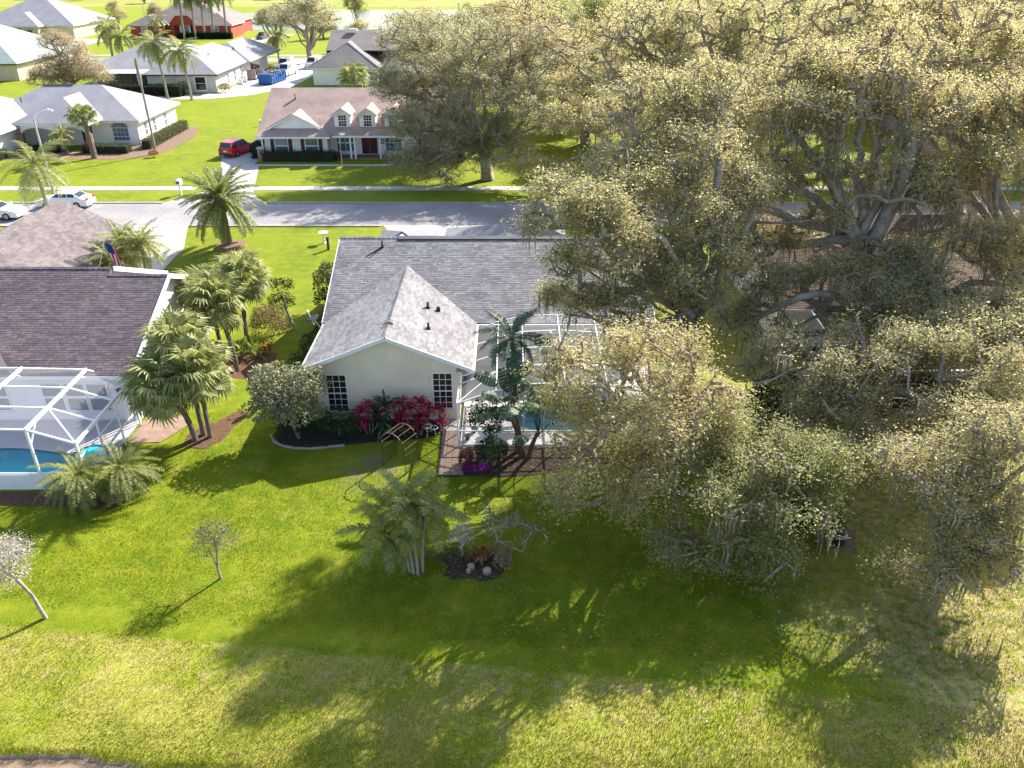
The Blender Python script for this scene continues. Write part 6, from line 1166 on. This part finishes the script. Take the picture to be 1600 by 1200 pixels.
for i, (x, y) in enumerate(((-33.0, 113.6), (-34.6, 114.2))): post_thing('utility_box', ('pale utility post on side lawn left of dormer house', 'short white stake on side lawn left of dormer house')[i], (x, y, 0), 'post', [('post', MB().box(-.12, .12, -.12, .12, 0, (1.1, .8)[i]), 'stucco_grey'), ('cap', MB().box(-.16, .16, -.16, .16, (1.1, .8)[i], (1.25, .85)[i]), 'white_paint')])
b = empty('trash_bin', (-30.6, 99.6, 0), 'teal-lidded bin at left corner of the dormer house', 'bin'); link('body', MB().box(-.35, .35, -.38, .38, .08, 1.0).mesh('body'), 'black_metal', b); link('lid', MB().box(-.45, .45, -.5, .45, 1.0, 1.12).mesh('lid'), 'bin_teal', b)
for s in (-1, 1): link('wheel', MB().tube([(s * .3, .4, .12), (s * .36, .4, .12)], .12, 10).mesh('wheel'), 'tyre', b)
for i, (x, y) in enumerate(((-135.6, 232.2), (-128.6, 232.2))): hedge(('left', 'right')[i] + ' dark box shrub by window of the far cream house', x - .9, x + .9, y - .7, y + .5, 2.2, 'shrub_dark', 150 + i, leaf=.35)

# ------------------------------------------------------------------ garden things round the cream house
sheet('brick_path', [(-3.45, 30.7), (-2.45, 30.65), (-2.5, 33.15), (-2.72, 34.6), (-3.55, 34.6)], .02, 'soil')
pth = empty('paver_path', (-3, 32.6, 0), None, None); pth['kind'] = 'structure'; pv = MB().box(-.145, .145, -.095, .095, -.02, .045).mesh('paver'); pg = random.Random(8)
for j in range(20):
    for i in range(4):
        x, y = -3.33 + i * .305 + (.03 if j % 2 else 0) - .06 * max(0, j - 10) / 10, 30.85 + j * .198
        link('paver', pv, 'paver_tan', pth, (x + 3, y - 32.6, pg.uniform(-.006, .008)), (0, 0, pg.uniform(-.03, .03)))
sheet('concrete_pad', [(-3.6, 34.62), (-2.7, 34.62), (-2.7, 35.75), (-3.6, 35.75)], .05, 'concrete')
sheet('planting_bed', [(-2.4, 30.75), (-.5, 30.6), (1.0, 30.75), (2.6, 31.2), (4.2, 31.6), (8.5, 31.8), (8.5, 33.1), (-2.4, 33.15)], .02, 'mulch')
sheet('planting_bed', [(-11.6, 35.7), (-12.0, 34.3), (-11.4, 33.4), (-9.9, 33.1), (-8.5, 33.3), (-6.5, 33.7), (-4.6, 33.9), (-3.7, 34.3), (-3.7, 35.75)], .02, 'soil')
sheet('planting_bed', [(-16.2, 33.2), (-15.0, 33.0), (-14.4, 33.8), (-14.2, 35.2), (-13.7, 36.4), (-14.4, 36.8), (-15.2, 35.6), (-16.3, 34.6)], .022, 'mulch_red'); sheet('planting_bed', [(-16.9, 40.6), (-15.2, 40.2), (-13.8, 41.2), (-14.2, 43.6), (-16.8, 43.8)], .02, 'mulch_red')
sheet('planting_bed', [(-2.7, 24.0), (-2.3, 23.75), (-1.7, 23.85), (-1.2, 23.65), (-.6, 23.85), (-.35, 24.2), (-.1, 24.7), (-.5, 25.1), (-.8, 25.5), (-1.6, 25.3), (-2.4, 25.45), (-2.9, 25.0), (-2.5, 24.5)], .028, 'mulch'); sheet('planting_bed', [(-19, 28.3), (-17.4, 28.2), (-17.0, 28.9), (-17.8, 29.4), (-29, 29.5), (-29, 28.9)], .026, 'mulch_red')
sheet('planting_bed', [(12.2, 28.2), (13.2, 27.6), (14.0, 28.2), (14.2, 30), (13, 31.5), (9.5, 36), (8.2, 36), (8.6, 31.5), (10, 29)], .024, 'mulch'); sheet('side_path', [(9.2, 32.2), (9.9, 32.4), (10.1, 35.5), (9.9, 39), (9.3, 39)], .03, 'mulch_tan'); sheet('side_path', [(13.0, 25.6), (13.9, 25.2), (14.3, 26.4), (14.0, 28.0), (13.5, 27.9), (13.8, 26.6)], .03, 'mulch_tan')
ed = empty('bed_edging', (-9.9, 33, 0), 'curved pale concrete edging round bed under silvery tree', 'edging'); P_ = [(-12.1, 34.2), (-11.8, 33.6), (-11.2, 33.2), (-10.5, 33.0), (-9.8, 32.98), (-9.0, 33.12), (-8.2, 33.3)]
for (xa, ya), (xb, yb) in zip(P_, P_[1:]): MB().bar((xa, ya, .05), (xb - (xb - xa) * .04, yb - (yb - ya) * .04, .02), .07, .12).build('edging_stone', 'kerb', ed)
# arch trellis
ar = empty('garden_arch', (-5.25, 31.6, 0), 'rusty metal garden arch standing on the lawn behind the palm clump', 'garden arch', None, R(-32)); hw, rise, hz, ad = .68, .68, 1.35, .5
for y in (-ad, ad):
    pts = [(-hw, y, 0), (-hw, y, hz)] + [(hw * -math.cos(math.pi * k / 12), y, hz + rise * math.sin(math.pi * k / 12)) for k in range(1, 12)] + [(hw, y, hz), (hw, y, 0)]
    link('arch_top', MB().tube(pts[2:-2], .024, 6).mesh('arch_top'), 'rust_metal', ar)
    link('hoop', MB().tube(pts, .017, 6).mesh('hoop'), 'bronze_dark', ar)
for k in range(0, 13, 2): x, z = hw * -math.cos(math.pi * k / 12), hz + rise * math.sin(math.pi * k / 12); link('crossbar', MB().tube([(x, -ad, z), (x, ad, z)], .013, 5).mesh('crossbar'), 'rust_metal', ar)
for s in (-1, 1):
    for z in (.15, 1.0): link('rail', MB().tube([(s * hw, -ad, z), (s * hw, ad, z)], .015, 5).mesh('rail'), 'bronze_dark', ar)
    for q in range(1, 8): link('bar', MB().tube([(s * hw, -ad + 2 * ad * q / 8, .15), (s * hw, -ad + 2 * ad * q / 8, 1.0)], .012, 5).mesh('bar'), 'bronze_dark', ar)
st = empty('plant_stand', (-4.1, 34.2, 0), 'white wrought metal plant stand below the right gable window', 'plant stand')
for k in range(3): a = 2 * math.pi * k / 3; link('ring', MB().tube([(.2 * math.cos(a) + .2 * math.cos(t), .12 * math.sin(a) + .2 * math.sin(t), .5 + .06 * k) for t in np.linspace(0, 6.2832, 15)], .022, 5).mesh('ring'), 'white_metal', st); link('leg', MB().tube([(.2 * math.cos(a), .12 * math.sin(a), .5 + .06 * k), (.3 * math.cos(a), .2 * math.sin(a), 0)], .016, 5).mesh('leg'), 'white_metal', st)
for i, (x, y, r) in enumerate(((-1.62, 24.4, .15), (-.98, 24.15, .17), (-1.7, 24.15, .09))):
    o = empty('tree_stump', (x, y, 0), ('left large cut stump in the lawn island', 'right large cut stump in the lawn island', 'small cut stump in front of the left large one')[i], 'stump', 'cut stumps'); link('bark_ring', MB().tube([(0, 0, -.05), (0, 0, .16)], [r * 1.1, r], 14, False).mesh('bark_ring'), 'bark', o); link('cut_face', MB().tube([(0, 0, .1), (0, 0, .163)], r * .97, 14).mesh('cut_face'), 'stump_top', o)
gp = empty('plant_stake', (-4.05, 30.9, 0), 'short leaning pale stake beside the garden arch', 'stake'); link('stake', MB().tube([(0, 0, -.05), (.25, .1, .8)], .018, 6).mesh('stake'), 'bark_pale', gp); link('tip', MB().tube([(.25, .1, .8), (.27, .11, .88)], [.026, .02], 6).mesh('tip'), 'pole_metal', gp)
for i, (x, y, lab) in enumerate(((-1.9, 34.4, 'dark pot on white pool deck near the cage corner'), (-2.2, 33.7, 'small dark lantern on the white pool deck'))):
    post_thing('planter_pot', lab, (x, y, .12), 'pot', [('pot', MB().tube([(0, 0, 0), (0, 0, .22)], [.1, .15], 10), 'bronze_dark'), ('rim', MB().tube([(0, 0, .22), (0, 0, .25)], .17, 10), 'bronze_dark')])
pp = empty('pool_pump', (13.4, 25.9, 0), 'coiled hose and dark pot at mulch corner right of lawn', 'hose'); link('pot', MB().tube([(0, 0, 0), (0, 0, .35)], [.22, .28], 12).mesh('pot'), 'bronze_dark', pp); link('coil', MB().tube([(.28 * math.cos(t), .28 * math.sin(t), .4 + .012 * t) for t in np.linspace(0, 18, 60)], .02, 5).mesh('coil'), 'pole_metal', pp)

# ------------------------------------------------------------------ lawn blades, fallen leaves
def grass():
    rng = np.random.default_rng(9); n = 520000; y = 15.4 + (36.5 - 15.4) * rng.random(n) ** 1.35; x = rng.uniform(-1, 1, n) * (y * .70 + 6.5)
    e = np.array([lake_edge(a) for a in np.linspace(-30, 30, 300)]); k = y > np.interp(x, np.linspace(-30, 30, 300), e) - .03
    k &= ~((x > -2.55) & (x < 8) & (y > 30.7)); k &= ~((x > -3.5) & (x < -2.4) & (y > 30.7)); k &= ~((x < -19) & (y > 28.6)); k &= ~((x > -11.8) & (x < -2.5) & (y > 33.4)); k &= ~((x > -2.3) & (x < -.5) & (y > 24.0) & (y < 25.1)); k &= ~((x > -19) & (x < -16.7) & (y > 33.4) & (y < 36.2)); k &= ~((x > 9) & (x < 14.3) & (y > 26.5))
    x, y = x[k], y[k]; n = len(x); dry = (y + .107 * x) < 19.35
    h = np.where(dry, rng.uniform(.03, .075, n), rng.uniform(.02, .05, n)); near_edge = y < np.interp(x, np.linspace(-30, 30, 300), e) + .15; h = np.where(near_edge, h * 2.2, h)
    a = rng.uniform(0, 6.283, n); w = .0085; A = np.stack([x, y, np.zeros(n)], 1); s = np.stack([np.cos(a), np.sin(a), np.zeros(n)], 1) * w
    tip = A + np.stack([rng.normal(size=n) * .03, rng.normal(size=n) * .03, h + .02], 1); V = np.stack([A - s, A + s, tip], 1).reshape(-1, 3)
    o = link('grass', npmesh('grass', V, np.arange(3 * n).reshape(n, 3)), 'lawn'); tag(o, 'short green lawn grass across the back yard', 'grass', kind='stuff')
grass()
def litter():
    rng = np.random.default_rng(10); n = 900; P = np.stack([rng.normal(3.5, 5, n), rng.uniform(17, 30, n), np.full(n, .055)], 1); Q = np.stack([rng.normal(-1.5, 1.3, 160), rng.normal(24.0, .7, 160), np.full(160, .06)], 1); S = np.stack([rng.normal(13.5, 4, 2600), rng.uniform(16, 33, 2600), np.full(2600, .055)], 1)
    M = np.stack([rng.uniform(-2.3, 5, 500), rng.uniform(30.8, 33, 500), np.full(500, .04)], 1); o = link('fallen_leaves', leaf_mesh('fallen_leaves', np.concatenate([P, Q, S, M]), .085, rng, 2.0, .55), 'fallen_leaf'); tag(o, 'pale fallen leaves scattered over lawn and mulch', 'leaves', kind='stuff')
litter()
